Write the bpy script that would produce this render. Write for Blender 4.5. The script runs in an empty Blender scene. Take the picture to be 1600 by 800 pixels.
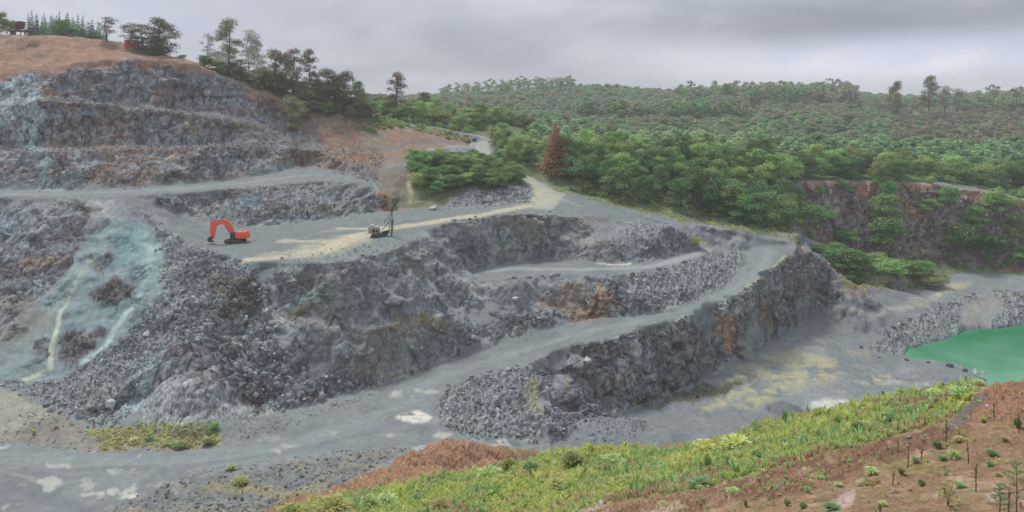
import bpy, bmesh, math, random
import numpy as np
from mathutils import Vector, Matrix, Euler
from mathutils.bvhtree import BVHTree
from mathutils.geometry import delaunay_2d_cdt

# ---------------------------------------------------------------- camera, sky, light, exposure
SC = bpy.context.scene
COL = SC.collection
CAMZ = 64.0                       # camera height above the lowest part of the pit (metres)
HOR = 175.0                       # the horizon's row in a 1600 x 800 frame
FOC = 1142.0                      # focal length in the same units (70 degrees wide)

cam_d = bpy.data.cameras.new("camera")
cam = bpy.data.objects.new("camera", cam_d)
COL.objects.link(cam)
cam.location = (0, 0, CAMZ)
cam.rotation_euler = (math.radians(90), 0, 0)
cam_d.sensor_width = 36.0
cam_d.lens = 36.0 * FOC / 1600.0
cam_d.shift_y = -(400.0 - HOR) / 1600.0
cam_d.clip_start = 0.5
cam_d.clip_end = 20000
SC.camera = cam

SUN_EL, SUN_AZ = math.radians(58), math.radians(-35)     # soft sun through cloud, high, ahead-left of the camera
world = bpy.data.worlds.new("World")
SC.world = world
world.use_nodes = True
wn = world.node_tree
for n in list(wn.nodes):
    wn.nodes.remove(n)
W_ = wn.nodes.new
wout = W_("ShaderNodeOutputWorld")
wbg = W_("ShaderNodeBackground")
wbg.inputs["Strength"].default_value = 0.10
sky = W_("ShaderNodeTexSky")
sky.sky_type = 'NISHITA'
sky.sun_disc = False
sky.sun_elevation = SUN_EL
sky.sun_rotation = SUN_AZ
sky.air_density = 1.0
sky.dust_density = 3.0
tc = W_("ShaderNodeTexCoord")
# cloud deck: direction flattened on to a plane overhead, so clouds stretch towards the horizon
sep = W_("ShaderNodeSeparateXYZ"); wn.links.new(tc.outputs["Generated"], sep.inputs[0])
zz = W_("ShaderNodeMath"); zz.operation = 'ADD'; zz.inputs[1].default_value = 0.32
zab = W_("ShaderNodeMath"); zab.operation = 'MAXIMUM'; zab.inputs[1].default_value = 0.0
wn.links.new(sep.outputs[2], zab.inputs[0]); wn.links.new(zab.outputs[0], zz.inputs[0])
dx = W_("ShaderNodeMath"); dx.operation = 'DIVIDE'; wn.links.new(sep.outputs[0], dx.inputs[0]); wn.links.new(zz.outputs[0], dx.inputs[1])
dy = W_("ShaderNodeMath"); dy.operation = 'DIVIDE'; wn.links.new(sep.outputs[1], dy.inputs[0]); wn.links.new(zz.outputs[0], dy.inputs[1])
cmb = W_("ShaderNodeCombineXYZ"); wn.links.new(dx.outputs[0], cmb.inputs[0]); wn.links.new(dy.outputs[0], cmb.inputs[1])
cmb.inputs[2].default_value = 3.7
def wnoise(scale, detail, rough, dist):
    n = W_("ShaderNodeTexNoise")
    n.inputs["Scale"].default_value = scale
    n.inputs["Detail"].default_value = detail
    n.inputs["Roughness"].default_value = rough
    n.inputs["Distortion"].default_value = dist
    wn.links.new(cmb.outputs[0], n.inputs["Vector"])
    return n
n1 = wnoise(0.85, 4, 0.5, 0.3)
n2 = wnoise(2.6, 6, 0.55, 0.4)
mx = W_("ShaderNodeMix"); mx.data_type = 'FLOAT'; mx.inputs[0].default_value = 0.36
wn.links.new(n1.outputs["Fac"], mx.inputs[2]); wn.links.new(n2.outputs["Fac"], mx.inputs[3])
cr = W_("ShaderNodeValToRGB")
cr.color_ramp.interpolation = 'B_SPLINE'
els = cr.color_ramp.elements
els[0].position = 0.38; els[0].color = (0.245, 0.268, 0.325, 1)
els[1].position = 0.50; els[1].color = (0.31, 0.33, 0.385, 1)
e = els.new(0.62); e.color = (0.46, 0.465, 0.515, 1)
wn.links.new(mx.outputs[0], cr.inputs[0])
lum = W_("ShaderNodeVectorMath"); lum.operation = 'SCALE'; lum.inputs[3].default_value = 10.0
wn.links.new(cr.outputs[0], lum.inputs[0])
wmix = W_("ShaderNodeMix"); wmix.data_type = 'RGBA'; wmix.inputs[0].default_value = 0.93
wn.links.new(sky.outputs[0], wmix.inputs[6]); # broad brighter and darker parts of the cloud deck
def patch(direction, width, height, gain, src):
    df = W_("ShaderNodeVectorMath"); df.operation = 'SUBTRACT'; df.inputs[1].default_value = direction
    wn.links.new(tc.outputs["Generated"], df.inputs[0])
    sc_ = W_("ShaderNodeVectorMath"); sc_.operation = 'MULTIPLY'; sc_.inputs[1].default_value = (1 / width, 1 / (width * 2), 1 / height)
    wn.links.new(df.outputs[0], sc_.inputs[0])
    ln = W_("ShaderNodeVectorMath"); ln.operation = 'LENGTH'; wn.links.new(sc_.outputs[0], ln.inputs[0])
    wob = W_("ShaderNodeMath"); wob.operation = 'MULTIPLY_ADD'; wob.inputs[1].default_value = 1.3
    wn.links.new(n2.outputs["Fac"], wob.inputs[0]); wn.links.new(ln.outputs["Value"], wob.inputs[2])
    mr_ = W_("ShaderNodeMapRange"); mr_.interpolation_type = 'SMOOTHSTEP'
    mr_.inputs[1].default_value = .75; mr_.inputs[2].default_value = 1.75; mr_.inputs[3].default_value = gain; mr_.inputs[4].default_value = 1.0
    wn.links.new(wob.outputs[0], mr_.inputs[0])
    o_ = W_("ShaderNodeVectorMath"); o_.operation = 'SCALE'
    wn.links.new(src, o_.inputs[0]); wn.links.new(mr_.outputs[0], o_.inputs[3])
    return o_.outputs[0]
def look(px, py):
    return tuple(Vector(((px - 800) / FOC, 1, (HOR - py) / FOC)).normalized())
s1 = patch(look(1420, 92), .36, .04, 1.45, lum.outputs[0])
s2 = patch(look(120, 25), .22, .07, 1.22, s1)
s3 = patch(look(1300, 30), .34, .035, 0.72, s2)
s4 = patch(look(640, 85), .22, .05, 0.90, s3)
s5 = patch(look(700, 122), .16, .012, 1.12, s4)
wn.links.new(s5, wmix.inputs[7])
wn.links.new(wmix.outputs[2], wbg.inputs["Color"])
wn.links.new(wbg.outputs[0], wout.inputs[0])

sun_d = bpy.data.lights.new("sun", 'SUN')
sun_d.energy = 1.5
sun_d.angle = math.radians(12)
sun_d.color = (1.0, 0.96, 0.9)
sun = bpy.data.objects.new("sun", sun_d)
COL.objects.link(sun)
# direction the light travels = away from the sun's place in the sky
sd = Vector((math.sin(SUN_AZ) * math.cos(SUN_EL), math.cos(SUN_AZ) * math.cos(SUN_EL), math.sin(SUN_EL)))
sun.rotation_euler = sd.to_track_quat('Z', 'Y').to_euler()
sun.location = (0, 0, 200)

SC.view_settings.view_transform = 'Standard'
SC.view_settings.look = 'None'
SC.view_settings.exposure = 0.68
SC.view_settings.gamma = 1
SC.view_settings.use_curve_mapping = False
SC.cycles.max_bounces = 4
SC.cycles.diffuse_bounces = 2
SC.cycles.transparent_max_bounces = 4
SC.cycles.volume_bounces = 1
SC.cycles.use_adaptive_sampling = True
SC.cycles.adaptive_threshold = 0.02

# ---------------------------------------------------------------- numeric noise
def _hash(ix, iy, iz, seed):
    h = (ix.astype(np.uint32) * np.uint32(0x8da6b343)) ^ (iy.astype(np.uint32) * np.uint32(0xd8163841)) ^ \
        (iz.astype(np.uint32) * np.uint32(0xcb1ab31f)) ^ np.uint32((seed * 0x9E3779B1) & 0xffffffff)
    h ^= h >> np.uint32(15); h *= np.uint32(0x2c1b3c6d)
    h ^= h >> np.uint32(12); h *= np.uint32(0x297a2d39)
    h ^= h >> np.uint32(15)
    return h
def _h01(ix, iy, iz, seed):
    return _hash(ix, iy, iz, seed).astype(np.float32) * np.float32(1 / 4294967295.0)
def vnoise(P, seed=0):
    """smooth value noise in 0..1 at the rows of P (n,3)"""
    Pf = np.floor(P); F = (P - Pf).astype(np.float32); I = Pf.astype(np.int64)
    F = F * F * F * (F * (F * 6 - 15) + 10)
    out = 0
    for a in (0, 1):
        wa = F[:, 0] if a else 1 - F[:, 0]
        for b in (0, 1):
            wb = F[:, 1] if b else 1 - F[:, 1]
            for c in (0, 1):
                wc = F[:, 2] if c else 1 - F[:, 2]
                out = out + wa * wb * wc * _h01(I[:, 0] + a, I[:, 1] + b, I[:, 2] + c, seed)
    return out
def fbm(P, oct=4, seed=0, rough=0.5):
    """about -1..1"""
    a, s, t = 1.0, 0.0, 0.0
    for k in range(oct):
        s = s + a * (vnoise(P, seed + 17 * k) * 2 - 1); t += a
        a *= rough; P = P * 2.03 + 11.3
    return s / t * 1.6
def ridged(P, oct=4, seed=0):
    a, s, t = 1.0, 0.0, 0.0
    for k in range(oct):
        s = s + a * (1 - np.abs(vnoise(P, seed + 31 * k) * 2 - 1) * 1.6); t += a
        a *= 0.5; P = P * 2.1 + 5.7
    return s / t
def voronoi(P, seed=0, jit=0.95):
    Pf = np.floor(P); I = Pf.astype(np.int64); F = (P - Pf).astype(np.float32)
    n = len(P)
    f1 = np.full(n, 9.0, np.float32); f2 = np.full(n, 9.0, np.float32); idv = np.zeros(n, np.float32)
    for a in (-1, 0, 1):
        for b in (-1, 0, 1):
            for c in (-1, 0, 1):
                jx, jy, jz = I[:, 0] + a, I[:, 1] + b, I[:, 2] + c
                h = _hash(jx, jy, jz, seed)
                ox = (h & np.uint32(1023)).astype(np.float32) / 1023 * jit
                oy = ((h >> np.uint32(10)) & np.uint32(1023)).astype(np.float32) / 1023 * jit
                oz = ((h >> np.uint32(20)) & np.uint32(1023)).astype(np.float32) / 1023 * jit
                d = (a + ox - F[:, 0]) ** 2 + (b + oy - F[:, 1]) ** 2 + (c + oz - F[:, 2]) ** 2
                new = d < f1
                f2 = np.where(new, f1, np.minimum(f2, d))
                idv = np.where(new, (h >> np.uint32(7)).astype(np.float32) / 33554432.0 % 1.0, idv)
                f1 = np.where(new, d, f1)
    return np.sqrt(f1), np.sqrt(f2), idv
def sstep(a, b, x):
    t = np.clip((x - a) / (b - a), 0, 1)
    return t * t * (3 - 2 * t)

# ---------------------------------------------------------------- the survey: break lines of the terrain
# A break line is a run of surveyed points.  Zl: sight column, row and height; Yl: column, row and distance ahead.
PTS, EDG = [], []
def _line(pts):
    i0 = len(PTS)
    PTS.extend(pts)
    EDG.extend((i0 + k, i0 + k + 1) for k in range(len(pts) - 1))
def zp(px, py, z):
    y = -z * FOC / (py - HOR)
    return ((px - 800) / FOC * y, y, z)
def yp(px, py, y):
    return ((px - 800) / FOC * y, y, -(py - HOR) / FOC * y)
def Zl(*p): _line([zp(*q) for q in p])
def Yl(*p): _line([yp(*q) for q in p])
def Wl(*p): _line([tuple(q) for q in p])

# under and behind the camera, the near bank
Wl((-900, -60, -30), (0, -60, -6), (900, -60, -6))
Wl((-60, 6, -24), (-20, 6, -14), (10, 6, -7.5), (60, 6, -6))
Yl((-700, 1250, 34), (0, 1100, 36), (300, 1000, 36), (600, 930, 33), (900, 880, 27), (1100, 860, 24), (1300, 850, 21), (1600, 850, 19), (2200, 840, 18))
Yl((1000, 822, 31), (1150, 812, 27.5), (1300, 800, 25), (1450, 795, 23.5), (1600, 790, 22.5), (2200, 780, 22))
Yl((1260, 770, 29), (1400, 760, 28), (1500, 738, 28.5), (1600, 710, 29.5), (2000, 690, 30))
# the lip of red clods
Yl((860, 826, 37), (950, 803, 35.5), (1050, 785, 35), (1150, 762, 34.6), (1250, 736, 34.2), (1350, 705, 33.8), (1430, 685, 33.6), (1480, 668, 33.8), (1520, 652, 34.6))
Yl((1515, 664, 33.2), (1560, 650, 34), (1600, 640, 35), (1900, 630, 36))
# mound of red soil at the right
Yl((1505, 640, 36.5), (1535, 614, 38), (1565, 602, 39.5), (1610, 596, 41), (1700, 590, 42), (2000, 585, 43))
# grass bank: foot behind the lip and its far rim
Yl((700, 822, 44), (860, 800, 41), (950, 785, 39.5), (1050, 766, 38.5), (1150, 745, 38), (1250, 716, 37.6), (1350, 688, 37.4), (1430, 666, 37.2), (1485, 648, 37.8))
Yl((200, 890, 62), (380, 838, 66), (450, 806, 67), (560, 782, 66), (640, 770, 65), (720, 752, 63), (800, 728, 60), (870, 715, 57.5), (950, 713, 55.5), (1040, 708, 54), (1120, 692, 53), (1200, 668, 52), (1300, 651, 51), (1400, 630, 50), (1480, 614, 49), (1530, 606, 48.5), (1600, 603, 48), (2200, 600, 47))
# brown slope under it at the left, the berm of brown soil
Yl((430, 815, 77), (520, 785, 78), (600, 760, 79), (700, 735, 78), (770, 722, 74), (830, 724, 68))
Yl((430, 800, 86), (500, 775, 88), (560, 748, 93), (610, 727, 97), (650, 708, 102), (700, 694, 107), (760, 697, 108.5), (790, 707, 107))
# pit floor, south side (mostly hidden under the bank)
Zl((-900, 830, -51.5), (-300, 820, -51.3), (0, 812, -51.0), (120, 800, -50.6), (200, 790, -49.8), (300, 795, -50), (400, 790, -49.5), (450, 772, -50.2), (520, 745, -50.8), (580, 722, -51), (640, 702, -51.5), (700, 688, -52), (775, 696, -52.5))
Wl((10, 100, -56), (25, 104, -60.5), (60, 112, -61), (120, 112, -61), (220, 112, -61))
Zl((120, 768, -51.2), (220, 752, -50.2), (330, 742, -50.4), (420, 728, -50.7), (520, 712, -51.2), (600, 704, -51.5))
Zl((-900, 760, -51.5), (-300, 745, -51.5), (0, 735, -51.5), (120, 735, -51.5), (250, 728, -51.5), (400, 712, -51.5), (520, 695, -51.5), (640, 675, -51.6))
# foot of the great slope, then the inner edge of the haul ramp
Zl((-900, 560, -51.3), (-300, 590, -51.3), (0, 602, -51.3), (60, 625, -51.3), (110, 655, -51.3), (190, 666, -51.3), (240, 676, -51.4), (300, 677, -51.5), (360, 668, -51.5), (400, 660, -51.5), (430, 645, -51.5),
   (480, 632, -51.5), (530, 615, -51.5), (590, 603, -51.5), (640, 590, -51.3), (680, 572, -51), (740, 548, -50), (850, 512, -48), (930, 498, -46.5), (1040, 487, -45), (1100, 465, -43.5), (1150, 430, -41.5), (1172, 405, -39.7), (1160, 392, -38.8), (1128, 387, -38.3))
# outer edge of the haul ramp
Zl((685, 640, -51.8), (700, 607, -51.5), (760, 585, -51), (830, 571, -49.8), (900, 542, -48.3), (1000, 512, -46.5), (1080, 492, -45.3), (1150, 460, -43.5), (1200, 425, -40.5), (1228, 402, -39.1), (1246, 391, -38.3))
Zl((1246, 391, -38.3), (1275, 396, -40), (1300, 420, -44.3), (1318, 446, -50.5))
# foot of the ramp's outer face
Zl((690, 672, -52.5), (740, 690, -54.5), (800, 694, -56.5), (850, 695, -58), (930, 668, -60.3), (990, 640, -60.8), (1080, 605, -59), (1160, 560, -57.4), (1230, 515, -56.3), (1270, 492, -55.6), (1322, 470, -55.2))
# buttress rock
Yl((205, 650, 126), (235, 590, 130), (262, 556, 133), (300, 560, 133.5), (345, 590, 131), (385, 640, 127))
# slope of the fan
Yl((300, 470, 150), (300, 540, 140), (262, 556, 133))
Yl((200, 350, 177), (190, 420, 165), (170, 500, 153), (140, 580, 142))
# middle road
Zl((740, 440, -39), (800, 434, -38.8), (870, 430, -38.6), (960, 431, -38.5), (1010, 424, -38.4), (1060, 411, -38.3), (1100, 397, -38.2), (1128, 387, -38.3))
Zl((740, 426, -38.8), (790, 412, -38.6), (850, 405, -38.4), (920, 410, -38.3), (1000, 413, -38.2), (1060, 397, -38.1), (1092, 384, -37.6), (1086, 371, -35.2))
# working bench, near edge
Zl((235, 330, -25), (270, 358, -28.5), (300, 385, -31), (350, 398, -30.5), (390, 411, -30.3), (470, 413, -30.2), (560, 403, -30), (620, 386, -29.3), (640, 373, -28.8), (700, 349, -27.3), (760, 338, -26.8), (830, 332, -26.5), (900, 337, -28), (1000, 343, -29.8), (1040, 353, -31), (1068, 364, -33.2), (1086, 371, -35.2))
# working bench, foot of the face behind
Zl((240, 318, -23.7), (300, 343, -28), (340, 352, -29.1), (420, 353, -29.2), (520, 342, -28.6), (560, 335, -27.4), (590, 331, -27), (640, 326, -27), (700, 325, -26.8), (760, 322, -26.6), (825, 318, -26.4), (842, 310, -25.8), (826, 290, -23.5), (800, 270, -20.3))
# upper bench
Zl((-900, 305, -21.5), (-300, 308, -21.5), (0, 308, -21.5), (120, 308, -21.5), (200, 306, -21.5), (232, 304, -21.5), (300, 300, -21.5), (400, 290, -20.5), (480, 283, -20), (560, 284, -20), (580, 288, -20.4), (592, 300, -22))
Zl((-900, 290, -21), (-300, 298, -21), (0, 297, -21), (150, 296, -21), (260, 290, -21), (350, 284, -20.5), (430, 270, -18.5), (466, 259, -17.2), (500, 263, -17.7), (540, 272, -19), (578, 281, -19.7))
# second and third upper benches
Yl((-900, 200, 190), (-300, 232, 203), (0, 234, 206), (100, 235, 207), (250, 231, 217), (350, 229, 224), (430, 226, 231), (500, 238, 237), (560, 259, 227), (600, 262, 226), (640, 262, 225), (700, 265, 230), (760, 268, 235))
Yl((-900, 195, 196), (-300, 229, 209), (0, 229, 212), (250, 227, 223), (350, 225, 230), (430, 222, 236))
Yl((-900, 150, 204), (-300, 175, 215), (0, 172, 217), (60, 156, 219), (160, 164, 224), (250, 172, 229), (330, 180, 235), (420, 200, 241))
Yl((-900, 146, 210), (-300, 171, 221), (60, 152, 225), (160, 160, 230), (250, 167, 235), (330, 174, 241), (420, 192, 246))
Yl((-900, 100, 220), (-300, 125, 231), (0, 118, 233), (70, 108, 235), (120, 97, 237), (200, 92, 241), (260, 93, 244), (300, 101, 246), (350, 125, 250), (420, 150, 253), (475, 186, 255), (520, 205, 256), (600, 238, 250), (660, 240, 252), (720, 222, 278))
# crest of the hill
Yl((-900, 40, 262), (-300, 48, 262), (0, 52, 264), (100, 56, 264), (170, 62, 264), (210, 72, 263), (250, 86, 259), (300, 93, 258), (350, 112, 261), (430, 140, 266), (520, 165, 272), (590, 184, 282), (730, 209, 305))
Yl((-900, 80, 380), (-300, 88, 380), (0, 92, 380), (200, 110, 380), (400, 150, 380), (600, 172, 370), (700, 182, 370))
# outer side of the road at the junction, and the hill road
Zl((812, 268, -20.3), (860, 295, -24.5), (900, 310, -26.5), (960, 324, -28.5), (1060, 347, -31.8), (1150, 362, -34.2), (1240, 379, -37.2))
Yl((806, 267, 250), (786, 258, 262), (770, 246, 276), (764, 232, 292), (770, 218, 310), (745, 208, 333))
Yl((795, 269, 249), (768, 260, 262), (750, 248, 276), (738, 234, 290), (733, 222, 300))
Yl((868, 290, 240), (960, 314, 226), (1060, 337, 219), (1150, 351, 217), (1240, 364, 216))
Yl((830, 240, 268), (900, 250, 262), (1000, 256, 260), (1100, 252, 262), (1200, 265, 260), (1236, 282, 262))
# old face on the far right
Yl((1236, 282, 262), (1300, 284, 262), (1400, 285, 262), (1480, 290, 260), (1540, 300, 258), (1600, 312, 256), (1900, 318, 250), (2600, 318, 240))
Yl((1244, 360, 240), (1300, 392, 249), (1400, 402, 250), (1480, 412, 248), (1600, 425, 242), (1900, 440, 235), (2600, 450, 225))
# benches and tracks below it
Zl((1318, 446, -50.5), (1340, 442, -50.5), (1400, 436, -52), (1480, 431, -53.2), (1500, 425, -53.1), (1600, 437, -53.3), (1900, 450, -53.5))
Zl((1322, 470, -55.2), (1400, 452, -55), (1480, 442, -54.3), (1540, 447, -54.3), (1600, 452, -54.3), (1900, 462, -54.5))
Zl((1385, 540, -59), (1420, 505, -57), (1470, 475, -55.8), (1540, 452, -54.5))
# pond rim and pond bed
Zl((1900, 625, -59.6), (1600, 590, -59.4), (1540, 580, -59.4), (1470, 562, -59.4), (1418, 550, -59.4), (1460, 536, -59.4), (1498, 522, -59.4), (1540, 513, -59.4), (1580, 512, -59.4), (1620, 505, -59.4), (1900, 495, -59.4))
Zl((1900, 612, -62.5), (1600, 572, -62.5), (1520, 552, -62.5), (1560, 535, -62.5), (1900, 520, -62.5))
# basin floor
Zl((1000, 690, -60.8), (1200, 650, -60), (1400, 610, -60), (1600, 605, -60), (1900, 650, -60))
Zl((1150, 600, -59.2), (1300, 550, -58), (1360, 530, -57.8))
# valley and far hills
Yl((830, 205, 330), (900, 224, 330), (1000, 230, 330), (1100, 226, 330), (1200, 236, 330), (1400, 246, 330), (1600, 252, 330), (2600, 262, 330))
Yl((600, 176, 450), (700, 182, 450), (800, 192, 450), (1000, 210, 450), (1200, 215, 450), (1400, 207, 450), (1600, 204, 450), (2600, 204, 450))
Yl((-900, 130, 650), (600, 172, 650), (800, 178, 650), (900, 186, 650), (1000, 186, 650), (1200, 180, 650), (1400, 174, 650), (1600, 167, 650), (2600, 160, 650))
Yl((-900, 140, 850), (600, 166, 850), (800, 158, 850), (950, 153, 850), (1100, 163, 850), (1300, 160, 850), (1450, 166, 850), (1600, 158, 850), (2600, 150, 850))
Yl((-900, 150, 1020), (600, 162, 1020), (750, 152, 1020), (860, 143, 1020), (950, 141, 1020), (1050, 149, 1020), (1150, 146, 1020), (1250, 147, 1020), (1400, 159, 1020), (1500, 157, 1020), (1600, 150, 1020), (2600, 145, 1020))
Wl((-1400, 1500, -20), (0, 1500, -20), (2600, 1500, -20))
Wl((-9000, 9000, -60), (0, 9000, -60), (9000, 9000, -60))
Wl((-9000, -60, -30), (-9000, 1500, -20))
Wl((9000, -60, -20), (9000, 1500, -20))

_o = delaunay_2d_cdt([Vector((p[0], p[1])) for p in PTS], EDG, [], 0, 1e-4, True)
_v2, _tri, _orig = _o[0], _o[2], _o[3]
TV = np.zeros((len(_v2), 3))
_missing = []
for i, v in enumerate(_v2):
    TV[i, :2] = v.x, v.y
    if _orig[i]:
        TV[i, 2] = np.mean([PTS[k][2] for k in _orig[i]])
    else:
        _missing.append(i)
for i in _missing:                                   # where two break lines cross: weigh the neighbours
    nb = set(k for t in _tri if i in t for k in t) - set(_missing)
    w = [1 / (0.1 + np.hypot(*(TV[k, :2] - TV[i, :2]))) for k in nb]
    TV[i, 2] = np.average([TV[k, 2] for k in nb], weights=w)
if _missing:
    print("crossings", [(round(800 + TV[i, 0] / TV[i, 1] * FOC), round(HOR - TV[i, 2] / TV[i, 1] * FOC), round(TV[i, 1])) for i in _missing])
TT = np.array([t for t in _tri], dtype=np.int64)
bvh = BVHTree.FromPolygons([Vector(v) for v in TV], [tuple(t) for t in TT.tolist()])
def hit(px, py):
    """the point of the bare terrain seen at (px, py), camera at the origin"""
    d = Vector(((px - 800) / FOC, 1.0, -(py - HOR) / FOC)).normalized()
    r = bvh.ray_cast(Vector((0, 0, 0)), d)
    return r[0] if r[0] is not None else Vector(yp(px, py, 1000))

# ---------------------------------------------------------------- terrain grid
NC, NR = 1560, 1150
U = np.linspace(-300, 1900, NC)                      # sight columns
US = (U - 800) / FOC
ys = np.concatenate([np.arange(6, 60, 0.4), np.arange(60, 112, 0.4), np.arange(112, 290, 0.14), np.geomspace(290, 1500, 420), np.geomspace(1560, 2900, 8)])
NB = len(ys)
BX = US[:, None] * ys[None, :]
BY = np.broadcast_to(ys[None, :], BX.shape)
def warp(X, Y):
    """crumble the drawn edges: plan position is shifted by noise"""
    P = np.stack([X.ravel() / 7.0, Y.ravel() / 7.0, np.zeros(X.size)], 1)
    P2 = P * 3.1
    k = (1.5 * sstep(20, 110, Y.ravel())) + 0.1
    wx = (fbm(P, 2, 5) * 1.0 + fbm(P2, 2, 6) * 0.35) * k
    wy = (fbm(P, 2, 7) * 1.0 + fbm(P2, 2, 8) * 0.35) * k
    return X + wx.reshape(X.shape), Y + wy.reshape(Y.shape)
QX, QY = warp(BX, BY)
BZ = np.full(BX.shape, np.nan)
for t in TT:
    A, B, C = TV[t[0]], TV[t[1]], TV[t[2]]
    y0, y1 = min(A[1], B[1], C[1]) - 4, max(A[1], B[1], C[1]) + 4
    j0, j1 = np.searchsorted(ys, y0), np.searchsorted(ys, y1)
    if j0 >= j1: continue
    # columns touched
    us = []
    for p in (A, B, C):
        for yy in (max(p[1] - 4, 6), p[1] + 4):
            for xx in (p[0] - 4, p[0] + 4):
                us.append(xx / max(yy, 6))
    i0, i1 = np.searchsorted(US, min(us)), np.searchsorted(US, max(us))
    if min(A[1], B[1], C[1]) < 6: i0, i1 = 0, NC
    if i0 >= i1: continue
    x = QX[i0:i1, j0:j1]; y = QY[i0:i1, j0:j1]
    det = (B[1] - C[1]) * (A[0] - C[0]) + (C[0] - B[0]) * (A[1] - C[1])
    if abs(det) < 1e-9: continue
    l1 = ((B[1] - C[1]) * (x - C[0]) + (C[0] - B[0]) * (y - C[1])) / det
    l2 = ((C[1] - A[1]) * (x - C[0]) + (A[0] - C[0]) * (y - C[1])) / det
    l3 = 1 - l1 - l2
    m = (l1 >= -1e-6) & (l2 >= -1e-6) & (l3 >= -1e-6)
    sub = BZ[i0:i1, j0:j1]
    sub[m] = (l1 * A[2] + l2 * B[2] + l3 * C[2])[m]
bad = np.isnan(BZ)
print("terrain holes", bad.sum())
BZ[bad] = -30
# per column, put the rows where the slope is steep as seen from the pit's rim
ww = FOC * np.abs(np.diff(BZ / BY, axis=1)) + 0.10 * FOC * np.diff(ys)[None, :] / ys[None, :-1]
ww = ww * np.where(ys[:-1] > 1100, 0.05, 1.0)[None, :]
cum = np.concatenate([np.zeros((NC, 1)), np.cumsum(ww, 1)], 1)
k = np.ones(9) / 9                                   # neighbouring columns share their spacing
for a in range(NB):
    cum[:, a] = np.convolve(np.pad(cum[:, a], 4, 'edge'), k, 'valid')
GY = np.empty((NC, NR)); GZ = np.empty((NC, NR))
for i in range(NC):
    c = cum[i]
    GY[i] = np.interp(np.linspace(0, c[-1], NR), c, ys)
    GZ[i] = np.interp(GY[i], ys, BZ[i])
GX = US[:, None] * GY
# rounded creases
for _ in range(2):
    GZ[1:-1, 1:-1] = 0.5 * GZ[1:-1, 1:-1] + 0.125 * (GZ[2:, 1:-1] + GZ[:-2, 1:-1] + GZ[1:-1, 2:] + GZ[1:-1, :-2])
G = np.stack([GX, GY, GZ], -1)
def normals(G):
    du = np.gradient(G, axis=0); dv = np.gradient(G, axis=1)
    n = np.cross(du, dv)
    n /= np.linalg.norm(n, axis=-1, keepdims=True) + 1e-9
    return n * np.sign(n[..., 2:3] + 1e-9)
NRM = normals(G)
for _ in range(3):
    for ax in (0, 1):
        NRM = (np.roll(NRM, 1, ax) + NRM + np.roll(NRM, -1, ax)) / 3
NRM /= np.linalg.norm(NRM, axis=-1, keepdims=True) + 1e-9
steep = sstep(0.12, 0.38, 1 - NRM[..., 2])

# ---------------------------------------------------------------- what the ground is made of, drawn in plan
def lin(r, g, b):
    return np.array([((c / 255) / 12.92 if c / 255 <= 0.04045 else ((c / 255 + 0.055) / 1.055) ** 2.4) for c in (r, g, b)])
N = NC * NR
GF = G.reshape(-1, 3)
Px, Py, Pz = GF[:, 0], GF[:, 1], GF[:, 2]
STEEP = steep.ravel()
C = np.zeros((N, 3))
RUB = np.zeros(N)            # loose blocks
CLOD = np.zeros(N)           # crumbly soil
SMOOTH = np.zeros(N)         # driven or washed smooth
ZONE = np.zeros(N, np.int8)  # 0 pit floor and benches, 1 rock, 2 road, 3 bank of earth, 4 hills

_wP = np.stack([Px / 3.0, Py / 3.0, Pz / 3.0], 1)
_near = sstep(10, 90, Py) * 0.75 + 0.25
WXn = fbm(_wP, 3, 71) * 1.3 * _near; WYn = fbm(_wP, 3, 72) * 1.3 * _near; WZn = fbm(_wP, 2, 73) * 1.0 * _near

def densify(pts, step=14, closed=True):
    out = []
    n = len(pts)
    for i in range(n if closed else n - 1):
        a, b = pts[i], pts[(i + 1) % n]
        m = max(1, int(math.hypot(a[0] - b[0], a[1] - b[1]) / step))
        out += [(a[0] + (b[0] - a[0]) * k / m, a[1] + (b[1] - a[1]) * k / m) for k in range(m)]
    if not closed: out.append(pts[-1])
    return out
def plan(pts, closed=True):
    return [tuple(hit(*p)) for p in densify(pts, closed=closed)]
def _inside(X, Y, poly):
    ins = np.zeros(len(X), bool)
    n = len(poly)
    for i in range(n):
        x0, y0 = poly[i][:2]; x1, y1 = poly[(i + 1) % n][:2]
        if y0 == y1: continue
        c = ((y0 > Y) != (y1 > Y)) & (X < (x1 - x0) * (Y - y0) / (y1 - y0) + x0)
        ins ^= c
    return ins
def blur(m, k=1):
    g = m.reshape(NC, NR).astype(np.float64)
    for _ in range(k):
        g = (np.roll(g, 1, 0) + 2 * g + np.roll(g, -1, 0)) / 4
        g = (np.roll(g, 1, 1) + 2 * g + np.roll(g, -1, 1)) / 4
    return g.ravel()
def area(pts, wob=1.0, soft=2, world_pts=None):
    """mask of a patch outlined on the ground"""
    poly = world_pts or plan(pts)
    a = np.array(poly)
    m = np.zeros(N)
    bb = (Px > a[:, 0].min() - 3) & (Px < a[:, 0].max() + 3) & (Py > a[:, 1].min() - 3) & (Py < a[:, 1].max() + 3)
    i = np.nonzero(bb)[0]
    m[i] = _inside(Px[i] + WXn[i] * wob, Py[i] + WYn[i] * wob, poly)
    return blur(m, soft)
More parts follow.
